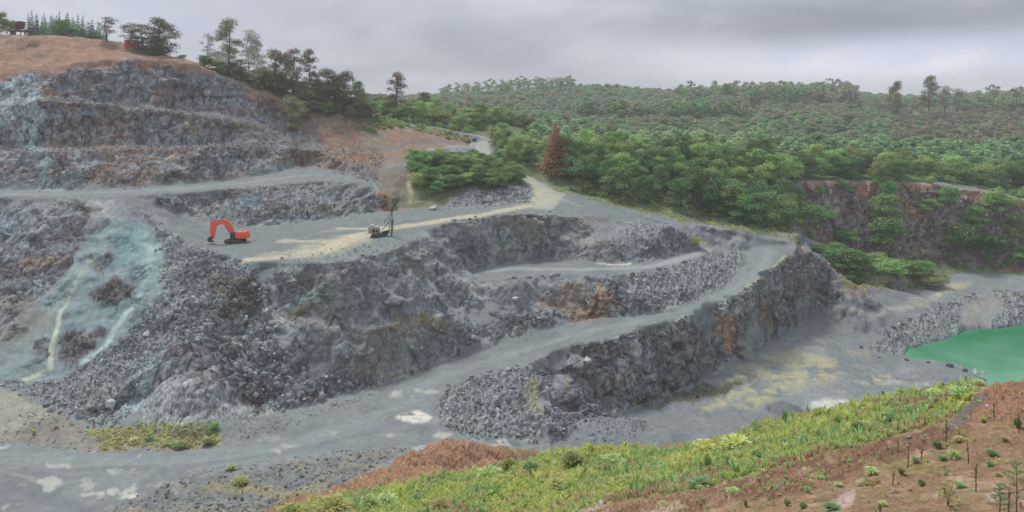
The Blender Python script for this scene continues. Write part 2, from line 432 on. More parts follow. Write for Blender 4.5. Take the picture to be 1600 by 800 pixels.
def stroke(pts, r, wob=1.0, r2=None, zk=1.0):
    """mask along a line on the ground, r metres to each side, soft edge"""
    L = np.array(plan(pts, closed=False))
    m = np.zeros(N)
    rr = max(r, r2 or r)
    bb = (Px > L[:, 0].min() - rr * 2) & (Px < L[:, 0].max() + rr * 2) & (Py > L[:, 1].min() - rr * 2) & (Py < L[:, 1].max() + rr * 2)
    i = np.nonzero(bb)[0]
    if not len(i): return m
    X = np.stack([Px[i] + WXn[i] * wob, Py[i] + WYn[i] * wob, Pz[i] + WZn[i] * wob], 1) * np.array([1, 1, zk])
    L = L * np.array([1, 1, zk])
    best = np.full(len(i), 0.0)
    n = len(L) - 1
    for k in range(n):
        A, B = L[k], L[k + 1]
        AB = B - A
        t = np.clip(((X - A) @ AB) / (AB @ AB + 1e-9), 0, 1)
        d = np.linalg.norm(X - A - t[:, None] * AB, axis=1)
        R = r + ((r2 or r) - r) * (k + 0.5) / n
        best = np.maximum(best, 1 - sstep(0.6, 1.4, d / R))
    m[i] = best
    return m
def spot(px, py, r, wob=1.0, flat=1.0):
    c = np.array(hit(px, py))
    d = np.sqrt(((Px + WXn * wob - c[0])) ** 2 + ((Py + WYn * wob - c[1])) ** 2 + ((Pz + WZn * wob - c[2]) * flat) ** 2)
    return 1 - sstep(0.6, 1.3, d / r)
def tint(m, col, k=1.0):
    global C
    w = (np.clip(m, 0, 1) * k)[:, None]
    C = C * (1 - w) + np.asarray(col) * w

def PN(s, sz=1.0):
    return np.stack([Px / s, Py / s, Pz / s * sz], 1)
nA = fbm(PN(22), 4, 1); nB = fbm(PN(7, 1.8), 4, 2); nC = fbm(PN(2.2, 1.6), 4, 3); nD = fbm(PN(0.7), 3, 4)
# bedding: thin layers dipping gently to the right, folded
lay = np.stack([(Px * 0.94 + Pz * 0.3) / 16, Py / 16, (Pz - 0.16 * Px + nA * 1.5) / 1.3], 1)
nL = fbm(lay, 4, 9)
# --- rock
force = np.zeros(N)
ROCK0, ROCK1, ROCK2 = lin(140, 143, 150), lin(114, 113, 120), lin(160, 157, 157)
C[:] = ROCK0
tint(sstep(0.0, 0.9, nB + 0.5 * nC), ROCK1, 0.9)
tint(sstep(0.1, 0.9, -nB + 0.5 * nC), ROCK2, 0.85)
tint(sstep(0.25, 0.9, nA + 0.4 * nC), lin(128, 112, 106), 0.7)
tint(sstep(0.2, 0.8, nL), lin(98, 95, 102), 0.55 * STEEP)
tint(sstep(0.3, 0.9, -nL), lin(150, 148, 148), 0.35 * STEEP)
# --- level ground: crushed stone
flat = 1 - sstep(0.02, 0.13, 1 - NRM[..., 2].ravel())
grav = lin(119, 124, 127)
tint(flat, grav, 0.85)
tint(flat * sstep(0.1, 0.9, nB), lin(104, 108, 114), 0.5)
tint(flat * sstep(0.3, 1.0, nA + 0.3 * nC), lin(136, 134, 134), 0.5)

def zone(m, z, thr=0.5):
    ZONE[m > thr] = z
ZONE[STEEP > 0.5] = 1

# upper left: hill of ochre soil, faces of darker layered rock
up = area([(-290, 126), (0, 120), (60, 118), (130, 98), (250, 95), (330, 104), (420, 150), (475, 186), (520, 200), (600, 240), (590, 290), (500, 262), (430, 268), (350, 283), (200, 296), (-290, 298)], 0.8)
tint(up * flat, lin(104, 99, 102), .85); RUB = np.maximum(RUB, up * flat * .7)
tint(up * sstep(.2, .8, nC - nA * .4), lin(120, 98, 88), .5)
tint(up * sstep(-0.3, 0.7, nB), lin(132, 119, 120), 0.7)
tint(up * sstep(0.1, 0.7, nL + 0.3 * nC), lin(92, 84, 86), 0.7)
tint(up * sstep(.1, .7, nA + .3 * nB), lin(138, 118, 104), .55)
tint(up * sstep(0.35, 0.9, -nL), lin(152, 147, 150), 0.6)
soil = area([(-290, 30), (-290, 128), (0, 121), (60, 121), (130, 104), (200, 100), (250, 104), (330, 106), (330, 98), (300, 92), (250, 85), (205, 71), (165, 61), (100, 55), (0, 51)], 1.0)
back = sstep(255, 262, Py) * (1 - sstep(-60, -40, Px))
soil = np.maximum(soil, back)
tint(soil, lin(144, 112, 92), 0.95)
tint(soil * sstep(0.2, 0.8, nB), lin(128, 108, 98), 0.6)
tint(soil * sstep(0.2, 0.8, nL), lin(172, 146, 126), 0.35)
zone(soil, 4)
force = np.maximum(force, up * .55 * (1 - soil) * (1 - flat * .8))
# red soil between the hill and the hill road
red = area([(262, 94), (330, 104), (430, 142), (520, 168), (590, 184), (735, 212), (735, 222), (650, 245), (600, 262), (560, 260), (520, 240), (480, 205), (440, 168), (350, 122), (270, 112)], 1.0)
tint(red * sstep(-0.9, 0.1, nB + 0.2), lin(136, 112, 98), 0.9)
tint(red * sstep(.0, .6, nC + .4 * nA), lin(118, 118, 84), .6)
tint(red * sstep(0.1, 0.8, nB), lin(142, 104, 88), 0.6)
tint(red * sstep(0.1, 0.8, -nB + nC * 0.4), lin(122, 112, 108), 0.8)
zone(red, 3)
for p, r in (([(505, 200), (560, 205), (600, 214)], 1.6), ([(520, 215), (590, 218)], 1.2), ([(600, 190), (700, 205)], 1.8), ([(590, 200), (640, 205)], 1.5), ([(300, 98), (340, 108), (400, 130)], 1.5), ([(370, 195), (410, 200)], 1.0)):
    tint(stroke(p, r) * sstep(-0.4, 0.5, nC), lin(128, 134, 84), 0.75)
brown = area([(590, 262), (660, 262), (700, 270), (690, 325), (600, 328), (592, 300)], 0.8)
tint(brown, lin(120, 108, 92), 0.8)
tint(brown * sstep(0.1, 0.6, nC), lin(140, 112, 92), 0.6)
for p in ([(640, 275), (645, 320)], [(655, 275), (652, 318)]):
    tint(stroke(p, 0.9, 0.3), lin(170, 160, 135), 0.8)
# blue-green wash stains
TEAL = lin(132, 148, 150); TEAL2 = lin(158, 170, 172)
for p, r, k in (([(-40, 150), (20, 132), (44, 128)], 3.2, .9), ([(-40, 190), (0, 165), (40, 145)], 3.0, .7), ([(52, 140), (48, 185), (40, 215)], 2.6, .8), ([(20, 215), (58, 232), (68, 262), (72, 292)], 2.0, .7),
                ([(-80, 240), (-20, 200), (20, 180)], 2.5, .7), ([(75, 290), (130, 292)], 1.5, .5), ([(100, 280), (150, 262)], 1.6, .35)):
    tint(stroke(p, r), TEAL2 if p[0][1] > 200 else lin(168, 179, 183), k)
tint(stroke([(42, 150), (22, 165)], 0.8), lin(90, 84, 84), 0.7)
for p, r, c, k in (([(225, 245), (290, 243)], 1.2, (182, 176, 158), .7), ([(228, 240), (240, 250)], 1.2, (170, 168, 176), .8), ([(100, 168), (112, 170)], 1.0, (190, 150, 110), .7),
                   ([(285, 190), (310, 205)], .9, (180, 170, 155), .6), ([(140, 205), (205, 215)], 1.1, (165, 125, 100), .6), ([(330, 205), (345, 220)], .9, (180, 170, 150), .6), ([(215, 120), (238, 125)], 1.0, (168, 166, 172), .8),
                   ([(245, 140), (250, 165)], 1.2, (150, 110, 92), .6), ([(70, 140), (78, 150)], 2.2, (150, 132, 116), .7), ([(400, 248), (402, 280)], .7, (150, 150, 160), .6)):
    tint(stroke(p, r), lin(*c), k)
# upper bench and working bench surfaces
ub = area([(-290, 309), (0, 309), (200, 307), (300, 301), (400, 291), (480, 284), (560, 285), (578, 290), (600, 298), (585, 281), (540, 271), (500, 262), (466, 250), (430, 267), (350, 283), (260, 290), (150, 296), (-290, 298)], 0.5)
tint(ub, lin(120, 125, 129), 0.9); SMOOTH = np.maximum(SMOOTH, ub * 0.9)
tint(stroke([(0, 304), (120, 303), (300, 294), (420, 280), (500, 272)], 1.0, 0.2), lin(150, 152, 158), 0.5)
for p, r, c in (([(40, 305), (190, 305)], 1.0, (120, 118, 124)), ([(60, 297), (90, 297)], 2.0, (145, 160, 160))):
    tint(stroke(p, r), lin(*c), .5)
wb = area([(240, 325), (300, 346), (340, 354), (420, 354), (520, 343), (560, 336), (640, 327), (760, 323), (825, 319), (842, 310), (826, 290), (800, 269), (812, 268), (860, 295), (900, 310), (960, 324), (1060, 347), (1040, 352), (1000, 343), (900, 336), (830, 331),
           (760, 338), (700, 348), (640, 372), (620, 385), (560, 402), (470, 413), (390, 411), (330, 392), (300, 380), (262, 352)], 0.5)
tint(wb, lin(112, 119, 122), 0.85); SMOOTH = np.maximum(SMOOTH, wb * 0.85)
PALE = lin(178, 169, 148)
for p, r, k in (([(395, 405), (450, 402), (500, 395), (530, 382), (560, 368), (610, 357), (660, 350), (700, 343), (760, 334), (820, 322), (845, 312), (848, 300), (835, 285), (812, 271)], 2.3, .85),
                ([(440, 376), (480, 377), (520, 378)], 1.5, .7), ([(530, 357), (575, 358), (600, 356)], 1.2, .85), ([(505, 362), (530, 361)], 1.0, .3), ([(855, 320), (870, 308), (905, 322)], 1.2, .35),
                ([(480, 388), (505, 386), (530, 378), (560, 370)], 4.2, .6), ([(430, 400), (500, 396), (560, 375)], 4, .35), ([(860, 300), (860, 316)], 3, .5), ([(830, 295), (855, 318), (830, 325)], 2.2, .4)):
    tint(stroke(p, r, 0.5), PALE, k)
tint(area([(380, 385), (400, 378), (470, 380), (460, 390), (420, 395)], 1), lin(118, 120, 122), 0.7)
face = area([(230, 305), (300, 300), (400, 291), (480, 284), (575, 287), (590, 300), (590, 330), (520, 342), (420, 353), (340, 352), (300, 343), (240, 318)], 0.6)
tint(face * sstep(0, .7, nC), lin(108, 110, 114), 0.6)
tint(face * sstep(0.0, .7, -nB), lin(138, 148, 150), 0.6)
tint(stroke([(385, 320), (400, 310)], 1.5), lin(130, 150, 165), .7)
tint(stroke([(430, 330), (560, 318)], 1.2), lin(142, 138, 124), .5)
# the great fan of teal tailings
fan = area([(195, 345), (150, 362), (120, 395), (90, 440), (50, 480), (20, 520), (-40, 560), (-60, 592), (60, 598), (110, 580), (150, 570), (185, 530), (230, 490), (250, 460), (248, 400), (235, 362), (215, 345)], 1.0)
tint(fan, lin(126, 139, 146), 0.9)
tint(fan * sstep(0.0, 0.8, nB), lin(124, 144, 148), 0.6)
tint(fan * sstep(0.2, 0.8, nC), lin(104, 116, 122), 0.6)
tint(fan * sstep(0.45, 1.0, -nC - nB * .4), lin(128, 124, 118), 0.4)
SMOOTH = np.maximum(SMOOTH, fan * 0.75)
for pts in ([(170, 440), (210, 442), (212, 452), (190, 478), (168, 487), (160, 470), (135, 462)], [(98, 525), (150, 528), (160, 540), (145, 560), (118, 582), (95, 575), (88, 555)], [(55, 525), (75, 520), (82, 555), (62, 560)], [(130, 400), (165, 395), (180, 410), (160, 425), (140, 418)]):
    m = area(pts, 1.3, 1)
    tint(m, lin(96, 88, 92), 0.85); tint(m * sstep(0, .6, nC), lin(128, 118, 112), .6); SMOOTH *= 1 - m; RUB = np.maximum(RUB, m * .6)
for p, r, c, k, w in (([(142, 405), (128, 430), (110, 458), (95, 485), (88, 510), (80, 545), (78, 575), (55, 582), (32, 592)], .5, (186, 188, 172), .9, .15),
                      ([(228, 375), (236, 395), (234, 430), (222, 455), (200, 480), (178, 515), (165, 545), (145, 562), (130, 578)], .7, (172, 186, 184), .9, .15),
                      ([(175, 350), (140, 400), (100, 450), (40, 530)], 2.4, (142, 158, 156), .6, 1), ([(205, 370), (190, 400)], 3.0, (128, 158, 165), .6, 1),
                      ([(228, 380), (238, 410), (232, 450)], 2.0, (140, 162, 166), .7, 1)):
    tint(stroke(p, r, w, zk=.25), lin(*c), k)
# rock left of the fan
lf = area([(-290, 315), (150, 322), (130, 380), (90, 440), (40, 480), (0, 520), (-290, 560)], 1)
tint(lf * sstep(-.1, .6, nB), lin(112, 106, 110), 0.7)
tint(lf * sstep(.2, .7, -nB), lin(146, 148, 156), 0.7)
tint(stroke([(30, 330), (10, 350)], 3), lin(140, 148, 160), .7)
tint(stroke([(45, 410), (90, 405)], 1.5), lin(160, 145, 125), .6)
tint(stroke([(105, 320), (145, 330)], 1.6), lin(78, 70, 66), .8)
tint(stroke([(0, 470), (60, 500), (20, 520)], 3.5), lin(130, 122, 118), .6)
force = np.maximum(force, lf * .7)
force = np.maximum(force, face * .75)
# rubble slopes
def rub(pts, k=1.0, w=1.0, col=(130, 133, 140)):
    global RUB
    m = area(pts, w, 3) * k
    RUB = np.maximum(RUB, m)
    tint(m, lin(*col), 0.5)
    return m
rub([(215, 330), (262, 360), (300, 386), (350, 400), (390, 412), (410, 440), (425, 500), (440, 540), (500, 580), (590, 592), (590, 603), (500, 625), (430, 645), (400, 655), (350, 600), (300, 560), (262, 556), (235, 590), (205, 650), (190, 666), (110, 655), (60, 625), (0, 602), (30, 592), (90, 600), (150, 565), (200, 520), (255, 450), (250, 380)])
rub([(960, 438), (1010, 428), (1100, 400), (1160, 392), (1172, 405), (1140, 435), (1090, 470), (1040, 485), (930, 497), (940, 460)], 1)
rub([(690, 540), (760, 512), (830, 492), (880, 478), (930, 496), (850, 511), (740, 546)], .9)
rub([(690, 610), (760, 586), (830, 573), (860, 600), (840, 640), (850, 694), (740, 690), (690, 670)], .9)
rub([(840, 650), (900, 640), (950, 618), (1000, 610), (1020, 625), (990, 640), (930, 668), (850, 695)], 1)
rub([(995, 345), (1045, 354), (1086, 372), (1060, 396), (1000, 412), (940, 409), (960, 380)], .8)
rub([(690, 326), (735, 298), (810, 291), (835, 300), (830, 318), (760, 322)], 1)
rub([(1555, 455), (1620, 445), (1750, 450), (1750, 500), (1600, 508), (1580, 512), (1545, 512), (1565, 480)], 1)
rub([(1350, 545), (1400, 512), (1450, 485), (1500, 465), (1540, 455), (1500, 480), (1500, 515), (1460, 536), (1418, 550), (1400, 555)], .9)
rub([(1245, 393), (1290, 405), (1318, 446), (1320, 470), (1270, 492), (1230, 515), (1160, 540), (1100, 560), (1110, 500), (1160, 460), (1205, 426)], .85, col=(118, 116, 118))
rub([(640, 440), (720, 438), (760, 470), (700, 480), (650, 470)], .6)
rub([(430, 400), (640, 375), (640, 400), (440, 430)], .3)
# colour notes on the pit walls
for p, r, c, k in (([(1128, 505), (1142, 520), (1140, 540)], 2.0, (158, 130, 108), .75), ([(1190, 480), (1200, 510)], 1.8, (150, 130, 108), .6), ([(1110, 505), (1060, 530)], 3.2, (124, 118, 122), .6),
                   ([(900, 455), (870, 475), (900, 490)], 3.0, (140, 116, 102), .7), ([(940, 460), (925, 490)], 2.5, (150, 124, 104), .7), ([(950, 450), (965, 480)], 1.2, (130, 86, 84), .5), ([(800, 465), (812, 472)], 1.4, (168, 190, 188), .9),
                   ([(655, 495), (670, 505), (700, 508)], 1.6, (150, 132, 102), .7), ([(490, 440), (530, 440), (540, 480), (480, 490)], 3.0, (120, 113, 114), .8), ([(425, 495), (480, 478)], 1.2, (138, 130, 110), .7),
                   ([(580, 540), (620, 500)], 1.8, (120, 106, 92), .6), ([(340, 440), (390, 460), (360, 480)], 2.5, (120, 110, 106), .8), ([(395, 445), (410, 470)], 1.0, (175, 170, 165), .7), ([(480, 455), (430, 495)], 1.0, (125, 150, 160), .5),
                   ([(845, 350), (850, 385)], 2.0, (155, 150, 140), .7), ([(920, 350), (930, 395)], 5.0, (134, 128, 128), .6), ([(905, 343), (950, 343)], 1.0, (120, 106, 92), .8), ([(880, 355), (875, 385)], 1.4, (110, 118, 130), .6),
                   ([(905, 355), (905, 380)], .8, (160, 158, 140), .5), ([(765, 380), (768, 410)], 1.0, (148, 150, 140), .6), ([(710, 390), (750, 385)], 4.0, (98, 102, 118), .6), ([(830, 600), (840, 640)], 1.6, (150, 144, 122), .7),
                   ([(915, 560), (905, 610)], .9, (170, 175, 176), .6), ([(880, 590), (890, 650)], 1.4, (140, 120, 96), .5), ([(1000, 560), (990, 600)], 1.5, (150, 152, 156), .5), ([(1060, 345), (1075, 360)], 1.2, (150, 120, 100), .8),
                   ([(770, 530), (800, 525)], 1.2, (160, 168, 172), .5), ([(660, 545), (640, 552)], .8, (190, 195, 196), .8), ([(595, 300), (600, 325)], 1.1, (170, 130, 108), .7), ([(410, 600), (395, 640)], 2, (120, 110, 116), .5)):
    tint(stroke(p, r), lin(*c), k)
butt = area([(205, 655), (232, 590), (262, 552), (305, 556), (350, 595), (390, 640), (400, 660), (300, 677), (240, 676)], .8)
tint(butt, lin(160, 161, 167), .85)
tint(stroke([(240, 570), (232, 600), (205, 650)], 2.8), lin(150, 161, 167), .85)
tint(stroke([(285, 570), (330, 620)], 3), lin(118, 108, 116), .6)
RUB *= 1 - butt
force = np.maximum(force, butt)
# roads
ROAD = lin(120, 125, 130)
haul = area([(-290, 690), (0, 692), (60, 700), (130, 706), (250, 706), (330, 700), (400, 688), (470, 665), (560, 628), (640, 592), (680, 573), (740, 549), (850, 513), (930, 499), (1040, 488), (1100, 466), (1150, 431), (1170, 407), (1158, 392), (1128, 385), (1092, 383),
             (1060, 396), (1000, 412), (920, 409), (850, 404), (790, 411), (740, 425), (700, 440), (740, 441), (800, 434), (870, 430), (960, 431), (1010, 424), (1060, 411), (1100, 398), (1125, 390), (1090, 375), (1075, 362), (1040, 348), (960, 323), (1060, 347), (1150, 362),
             (1240, 379), (1246, 390), (1228, 402), (1200, 424), (1150, 459), (1080, 491), (1000, 511), (900, 541), (830, 570), (760, 584), (700, 604), (680, 640), (690, 670), (760, 688), (700, 692), (620, 700), (520, 702), (430, 718), (300, 735), (250, 760), (180, 790), (0, 815), (-290, 820)], 0.35)
tint(haul, ROAD, 0.9); SMOOTH = np.maximum(SMOOTH, haul); RUB *= 1 - sstep(.3, .8, haul); zone(haul, 2)
tint(haul * sstep(.0, .7, nB + .5 * nC), lin(100, 104, 108), .6)
for off, r, c, k in ((0, 1.2, (134, 142, 144), .5),):
    tint(stroke([(640, 610), (700, 585), (800, 552), (900, 522), (1000, 500), (1090, 480), (1160, 445), (1200, 408), (1200, 385), (1150, 370)], r, .2), lin(*c), k)
    tint(stroke([(0, 712), (150, 722), (300, 718), (430, 700), (560, 660), (640, 625)], r, .3), lin(*c), k * .8)
    tint(stroke([(0, 745), (150, 735), (300, 727), (430, 710), (560, 680), (660, 650)], r * .7, .3), lin(104, 108, 118), k * .8)
    tint(stroke([(0, 760), (60, 770), (130, 800)], r, .3), lin(104, 108, 118), k)
ramp_mid = [(0, 722), (150, 728), (300, 722), (430, 704), (540, 672), (620, 632), (690, 592), (790, 556), (900, 524), (1000, 501), (1085, 482), (1150, 452), (1195, 415), (1205, 388)]
for dyy, r, c, k in ((-9, .3, (140, 142, 142), .4), (-4, .35, (104, 109, 113), .35), (1, .8, (138, 142, 144), .3), (9, .35, (142, 142, 140), .35), (12, .3, (106, 109, 113), .3)):
    tint(stroke([(x, y + dyy * (1.5 if y > 600 else (1.0 if y > 480 else .6))) for x, y in ramp_mid], r, .8) * sstep(-.7, .3, nB + nC * .5), lin(*c), k)
for pts in ([(0, 790), (80, 765), (200, 745), (330, 722)], [(-60, 720), (60, 745), (160, 760), (250, 750)], [(560, 690), (640, 670), (720, 680)], [(480, 690), (600, 650), (660, 600)], [(0, 735), (120, 762), (220, 790)]):
    for dyy, c in ((0, (100, 104, 110)), (5, (150, 150, 146)), (10, (104, 108, 112))):
        tint(stroke([(x, y + dyy) for x, y in pts], .3, .8) * sstep(-.5, .4, nB + nC * .6), lin(*c), .4)
tint(stroke([(1155, 458), (1200, 424), (1228, 400)], .5, .2), lin(165, 158, 130), .7)
tint(stroke([(700, 432), (800, 420), (920, 421), (1010, 418), (1070, 403), (1110, 390)], 1.5, .3), lin(150, 153, 158), .7)
tint(stroke([(935, 412), (960, 414), (985, 413)], .6, .2), lin(205, 195, 170), .8)
road2 = area([(806, 267), (786, 258), (770, 246), (764, 232), (768, 219), (748, 212), (738, 212), (752, 219), (744, 226), (735, 234), (746, 248), (765, 260), (795, 270)], 0.2, 1)
tint(road2, lin(160, 158, 156), 1); SMOOTH = np.maximum(SMOOTH, road2); zone(road2, 2)
acc = area([(812, 268), (860, 295), (885, 305), (860, 330), (830, 325), (848, 306), (830, 288), (800, 270)], .2)
tint(acc, lin(160, 158, 152), .7); zone(acc, 2)
tint(stroke([(640, 243), (700, 230), (740, 226)], 1.6, .3), lin(150, 148, 152), .8)
# verge strip beside the road under the wood
tint(stroke([(870, 298), (960, 318), (1060, 341), (1150, 356), (1245, 372)], 1.8), lin(122, 128, 88), .8)
tint(area([(1075, 372), (1092, 368), (1090, 385), (1070, 388)], .5), lin(140, 142, 84), .8)
# pale mud and dried puddles on the floor
MUD = lin(196, 192, 184)
def ell(px, py, w, h):
    return [(px + w * math.cos(a) * (1 + .12 * math.sin(3 * a + px)), py + h * math.sin(a) * (1 + .15 * math.cos(2 * a + py))) for a in np.linspace(0, 2 * math.pi, 17)[:-1]]
for px, py, w, h, k in ((647, 652, 26, 9, 1), (616, 617, 9, 6, .7), (668, 610, 14, 4, .7), (92, 729, 20, 3, .9), (190, 735, 20, 2.4, .8), (78, 755, 14, 10, .8), (135, 755, 18, 5, .55), (142, 772, 14, 5, .8), (178, 770, 14, 5, .8), (207, 766, 8, 12, .8),
                        (203, 775, 14, 3, .8), (274, 764, 4, 10, .8), (6, 697, 12, 5, .8), (8, 683, 12, 4, .6), (38, 758, 6, 3, .7), (215, 715, 5, 1.5, .7), (690, 681, 14, 3, .8), (675, 702, 22, 4, .75), (606, 680, 8, 3, .6), (700, 664, 18, 4, .35),
                        (5, 795, 5, 3, .6), (250, 757, 20, 4, .4), (452, 698, 10, 2, .6), (425, 708, 9, 2.5, .6), (420, 686, 18, 5, .35), (560, 720, 12, 2, .5), (780, 700, 25, 6, .6), (420, 640, 14, 10, .4), (640, 545, 8, 3, .5), (1350, 485, 8, 2, .4), (1075, 492, 14, 2.5, .6), (520, 675, 8, 2, .4)):
    tint(area(ell(px, py, w * 1.1, h * 1.15), .7, 1) * sstep(-.9, -.2, nC + nD * .8), MUD, k if px == 647 else k * .62)
tint(area([(-290, 640), (0, 612), (60, 628), (110, 660), (190, 672), (250, 680), (350, 678), (345, 696), (250, 706), (130, 705), (60, 697), (0, 688), (-290, 690)], .6), lin(134, 126, 116), .7)
tint(area([(-290, 610), (0, 604), (90, 650), (30, 672), (-290, 672)], .5), lin(150, 150, 140), .6)
verge = area([(130, 668), (200, 668), (345, 672), (342, 696), (250, 703), (170, 700)], .7)
tint(verge * sstep(-.5, .3, nC), lin(136, 134, 88), .75)
rub([(20, 640), (110, 650), (120, 665), (90, 690), (40, 680)], .5, col=(118, 108, 110))
stony = area([(170, 800), (250, 762), (300, 745), (430, 728), (520, 710), (640, 702), (600, 725), (560, 745), (500, 775), (440, 810), (300, 850), (150, 850)], .8)
tint(stony, lin(114, 114, 116), .8); RUB = np.maximum(RUB, stony * .35)
tint(stony * sstep(.0, .6, nC), lin(136, 128, 112), .6)
tint(stroke([(330, 760), (400, 770), (480, 765)], 1.5), lin(140, 130, 96), .6)
zone(stony, 0)
# the basin
basin = area([(1322, 470), (1400, 452), (1480, 442), (1540, 452), (1440, 490), (1400, 515), (1360, 545), (1418, 555), (1600, 596), (1900, 640), (1900, 700), (850, 720), (860, 694), (930, 668), (990, 640), (1080, 605), (1160, 560), (1230, 515), (1270, 492)], .4)
tint(basin, lin(116, 121, 126), .85); SMOOTH = np.maximum(SMOOTH, basin * .8)
tint(basin * sstep(.1, .7, nA + nC * .4), lin(116, 116, 124), .5)
tint(basin * sstep(.2, .8, -nA + nC * .3), lin(142, 146, 150), .5)
YEL = lin(172, 166, 128)
for pts, c, k in (([(1110, 600), (1180, 560), (1230, 545), (1290, 556), (1310, 580), (1295, 600), (1240, 612), (1180, 640), (1140, 640), (1095, 645), (1110, 625)], (156, 153, 130), .75), ([(1205, 583), (1260, 570), (1262, 590), (1215, 600)], (160, 154, 124), .7),
                  ([(1270, 560), (1310, 562), (1305, 590), (1278, 595)], (164, 152, 126), .7), ([(1160, 620), (1215, 608), (1225, 622), (1180, 632)], (158, 152, 122), .7), ([(1090, 638), (1130, 620), (1140, 636), (1110, 645)], (162, 150, 124), .7), ([(1365, 588), (1388, 586), (1385, 594), (1368, 594)], (186, 170, 130), .8),
                  ([(1255, 630), (1310, 626), (1345, 628), (1300, 638), (1260, 636)], (196, 194, 186), .8), ([(1290, 598), (1400, 597), (1500, 600), (1400, 601)], (190, 186, 170), .6), ([(1330, 545), (1360, 548), (1355, 556), (1325, 555)], (158, 150, 124), .5),
                  ([(1310, 490), (1340, 484), (1370, 478), (1350, 492)], (160, 158, 130), .6), ([(1400, 475), (1440, 465), (1490, 450), (1450, 480), (1400, 488), (1330, 492)], (158, 160, 146), .6), ([(1480, 442), (1520, 440), (1500, 452), (1462, 462)], (176, 170, 140), .6)):
    tint(area(pts, .9) * sstep(-.9, -.1, nC + .5 * nB + .1), lin(*c), k)
for p, c in (([(1110, 612), (1180, 598), (1240, 590)], (120, 124, 134)), ([(1150, 580), (1200, 578), (1260, 575)], (128, 132, 138)), ([(1140, 632), (1200, 604)], (124, 128, 136)), ([(1270, 600), (1274, 575)], (128, 130, 140)), ([(1060, 625), (1120, 612)], (120, 126, 132))):
    tint(stroke(p, .7, .8), lin(*c), .8)
alg = area([(990, 622), (1030, 604), (1080, 598), (1120, 602), (1195, 586), (1170, 602), (1120, 616), (1070, 628), (1010, 640)], 1.0)
tint(alg * sstep(-.7, .0, nC), lin(70, 72, 60), .9); RUB = np.maximum(RUB, alg * .25)
tint(stroke([(1155, 598), (1190, 589)], .5), lin(120, 128, 70), .7)
tint(stroke([(1320, 590), (1400, 592), (1500, 593)], .5, .6), lin(100, 102, 108), .6)
zone(basin, 0)
rub([(845, 690), (890, 665), (930, 650), (990, 655), (1025, 668), (1000, 690), (930, 698)], .5, col=(116, 118, 128))
gr = area([(1540, 452), (1620, 446), (1560, 480), (1545, 512), (1500, 514), (1505, 480)], .5)
tint(gr, lin(138, 134, 134), .85)
r3 = area([(1480, 425), (1500, 420), (1600, 430), (1900, 445), (1900, 465), (1600, 455), (1545, 450), (1500, 440)], .4)
tint(r3, lin(122, 127, 132), .9); SMOOTH = np.maximum(SMOOTH, r3); RUB *= 1 - r3; zone(r3, 2)
tint(stroke([(1490, 418), (1540, 421), (1600, 430), (1700, 436)], 2.0), lin(118, 132, 84), .8)
scr = area([(1290, 405), (1340, 400), (1460, 412), (1500, 425), (1480, 440), (1400, 446), (1330, 460), (1322, 440)], .6)
tint(scr, lin(134, 122, 98), .8); tint(scr * sstep(0, .6, nC), lin(122, 132, 84), .7); zone(scr, 3)
tint(stroke([(1285, 398), (1305, 412), (1322, 432)], 1.0), lin(176, 130, 96), .7)
tint(stroke([(1335, 458), (1400, 452), (1450, 455)], 1.5), lin(122, 112, 116), .7)
# old face, far right
wall = area([(1230, 282), (1300, 283), (1400, 284), (1480, 290), (1540, 300), (1600, 312), (1900, 318), (1900, 440), (1600, 425), (1480, 412), (1400, 402), (1300, 392), (1244, 360)], .6)
tint(wall, lin(146, 130, 134), .9)
tint(wall * sstep(.0, .7, nB), lin(152, 132, 120), .7)
tint(wall * sstep(.1, .7, nC), lin(108, 98, 105), .6)
tint(wall * sstep(.3, .9, -nC), lin(138, 132, 138), .5)
for p in ([(1260, 288), (1400, 290), (1500, 297)], [(1345, 305), (1370, 290)], [(1400, 300), (1430, 330)], [(1520, 300), (1600, 325)]):
    tint(stroke(p, 2.2), lin(160, 124, 104), .65)
tint(stroke([(1560, 415), (1620, 422)], 1.6), lin(170, 128, 112), .7)
# hills and woods beyond
hill = np.zeros(N)
hill = np.maximum(hill, area([(868, 293), (960, 316), (1060, 340), (1150, 354), (1238, 366), (1240, 300), (1232, 283), (1300, 280), (1480, 286), (1600, 308), (1895, 314), (1895, 140), (830, 140), (790, 200), (790, 255)], .5))
hill = np.maximum(hill, area([(640, 326), (690, 322), (740, 297), (812, 288), (800, 272), (760, 262), (740, 245), (690, 240), (640, 250), (650, 270)], .5) * .8)
far = sstep(300, 330, Py) * (sstep(-60, -30, Px))
far = np.maximum(far, sstep(430, 470, Py))
hill = np.maximum(hill, far) * (1 - road2)
tint(hill, lin(98, 110, 76), .95)
tint(hill * sstep(.1, .7, nB), lin(108, 112, 78), .6)
heath = sstep(320, 380, Py) * (1 - sstep(560, 640, Py)) * sstep(0.28, 0.42, Px / Py)
tint(heath, lin(112, 98, 78), .85)
tint(heath * sstep(-.3, .4, nC), lin(88, 98, 66), .8)
zone(hill, 4)
zone(back, 4)
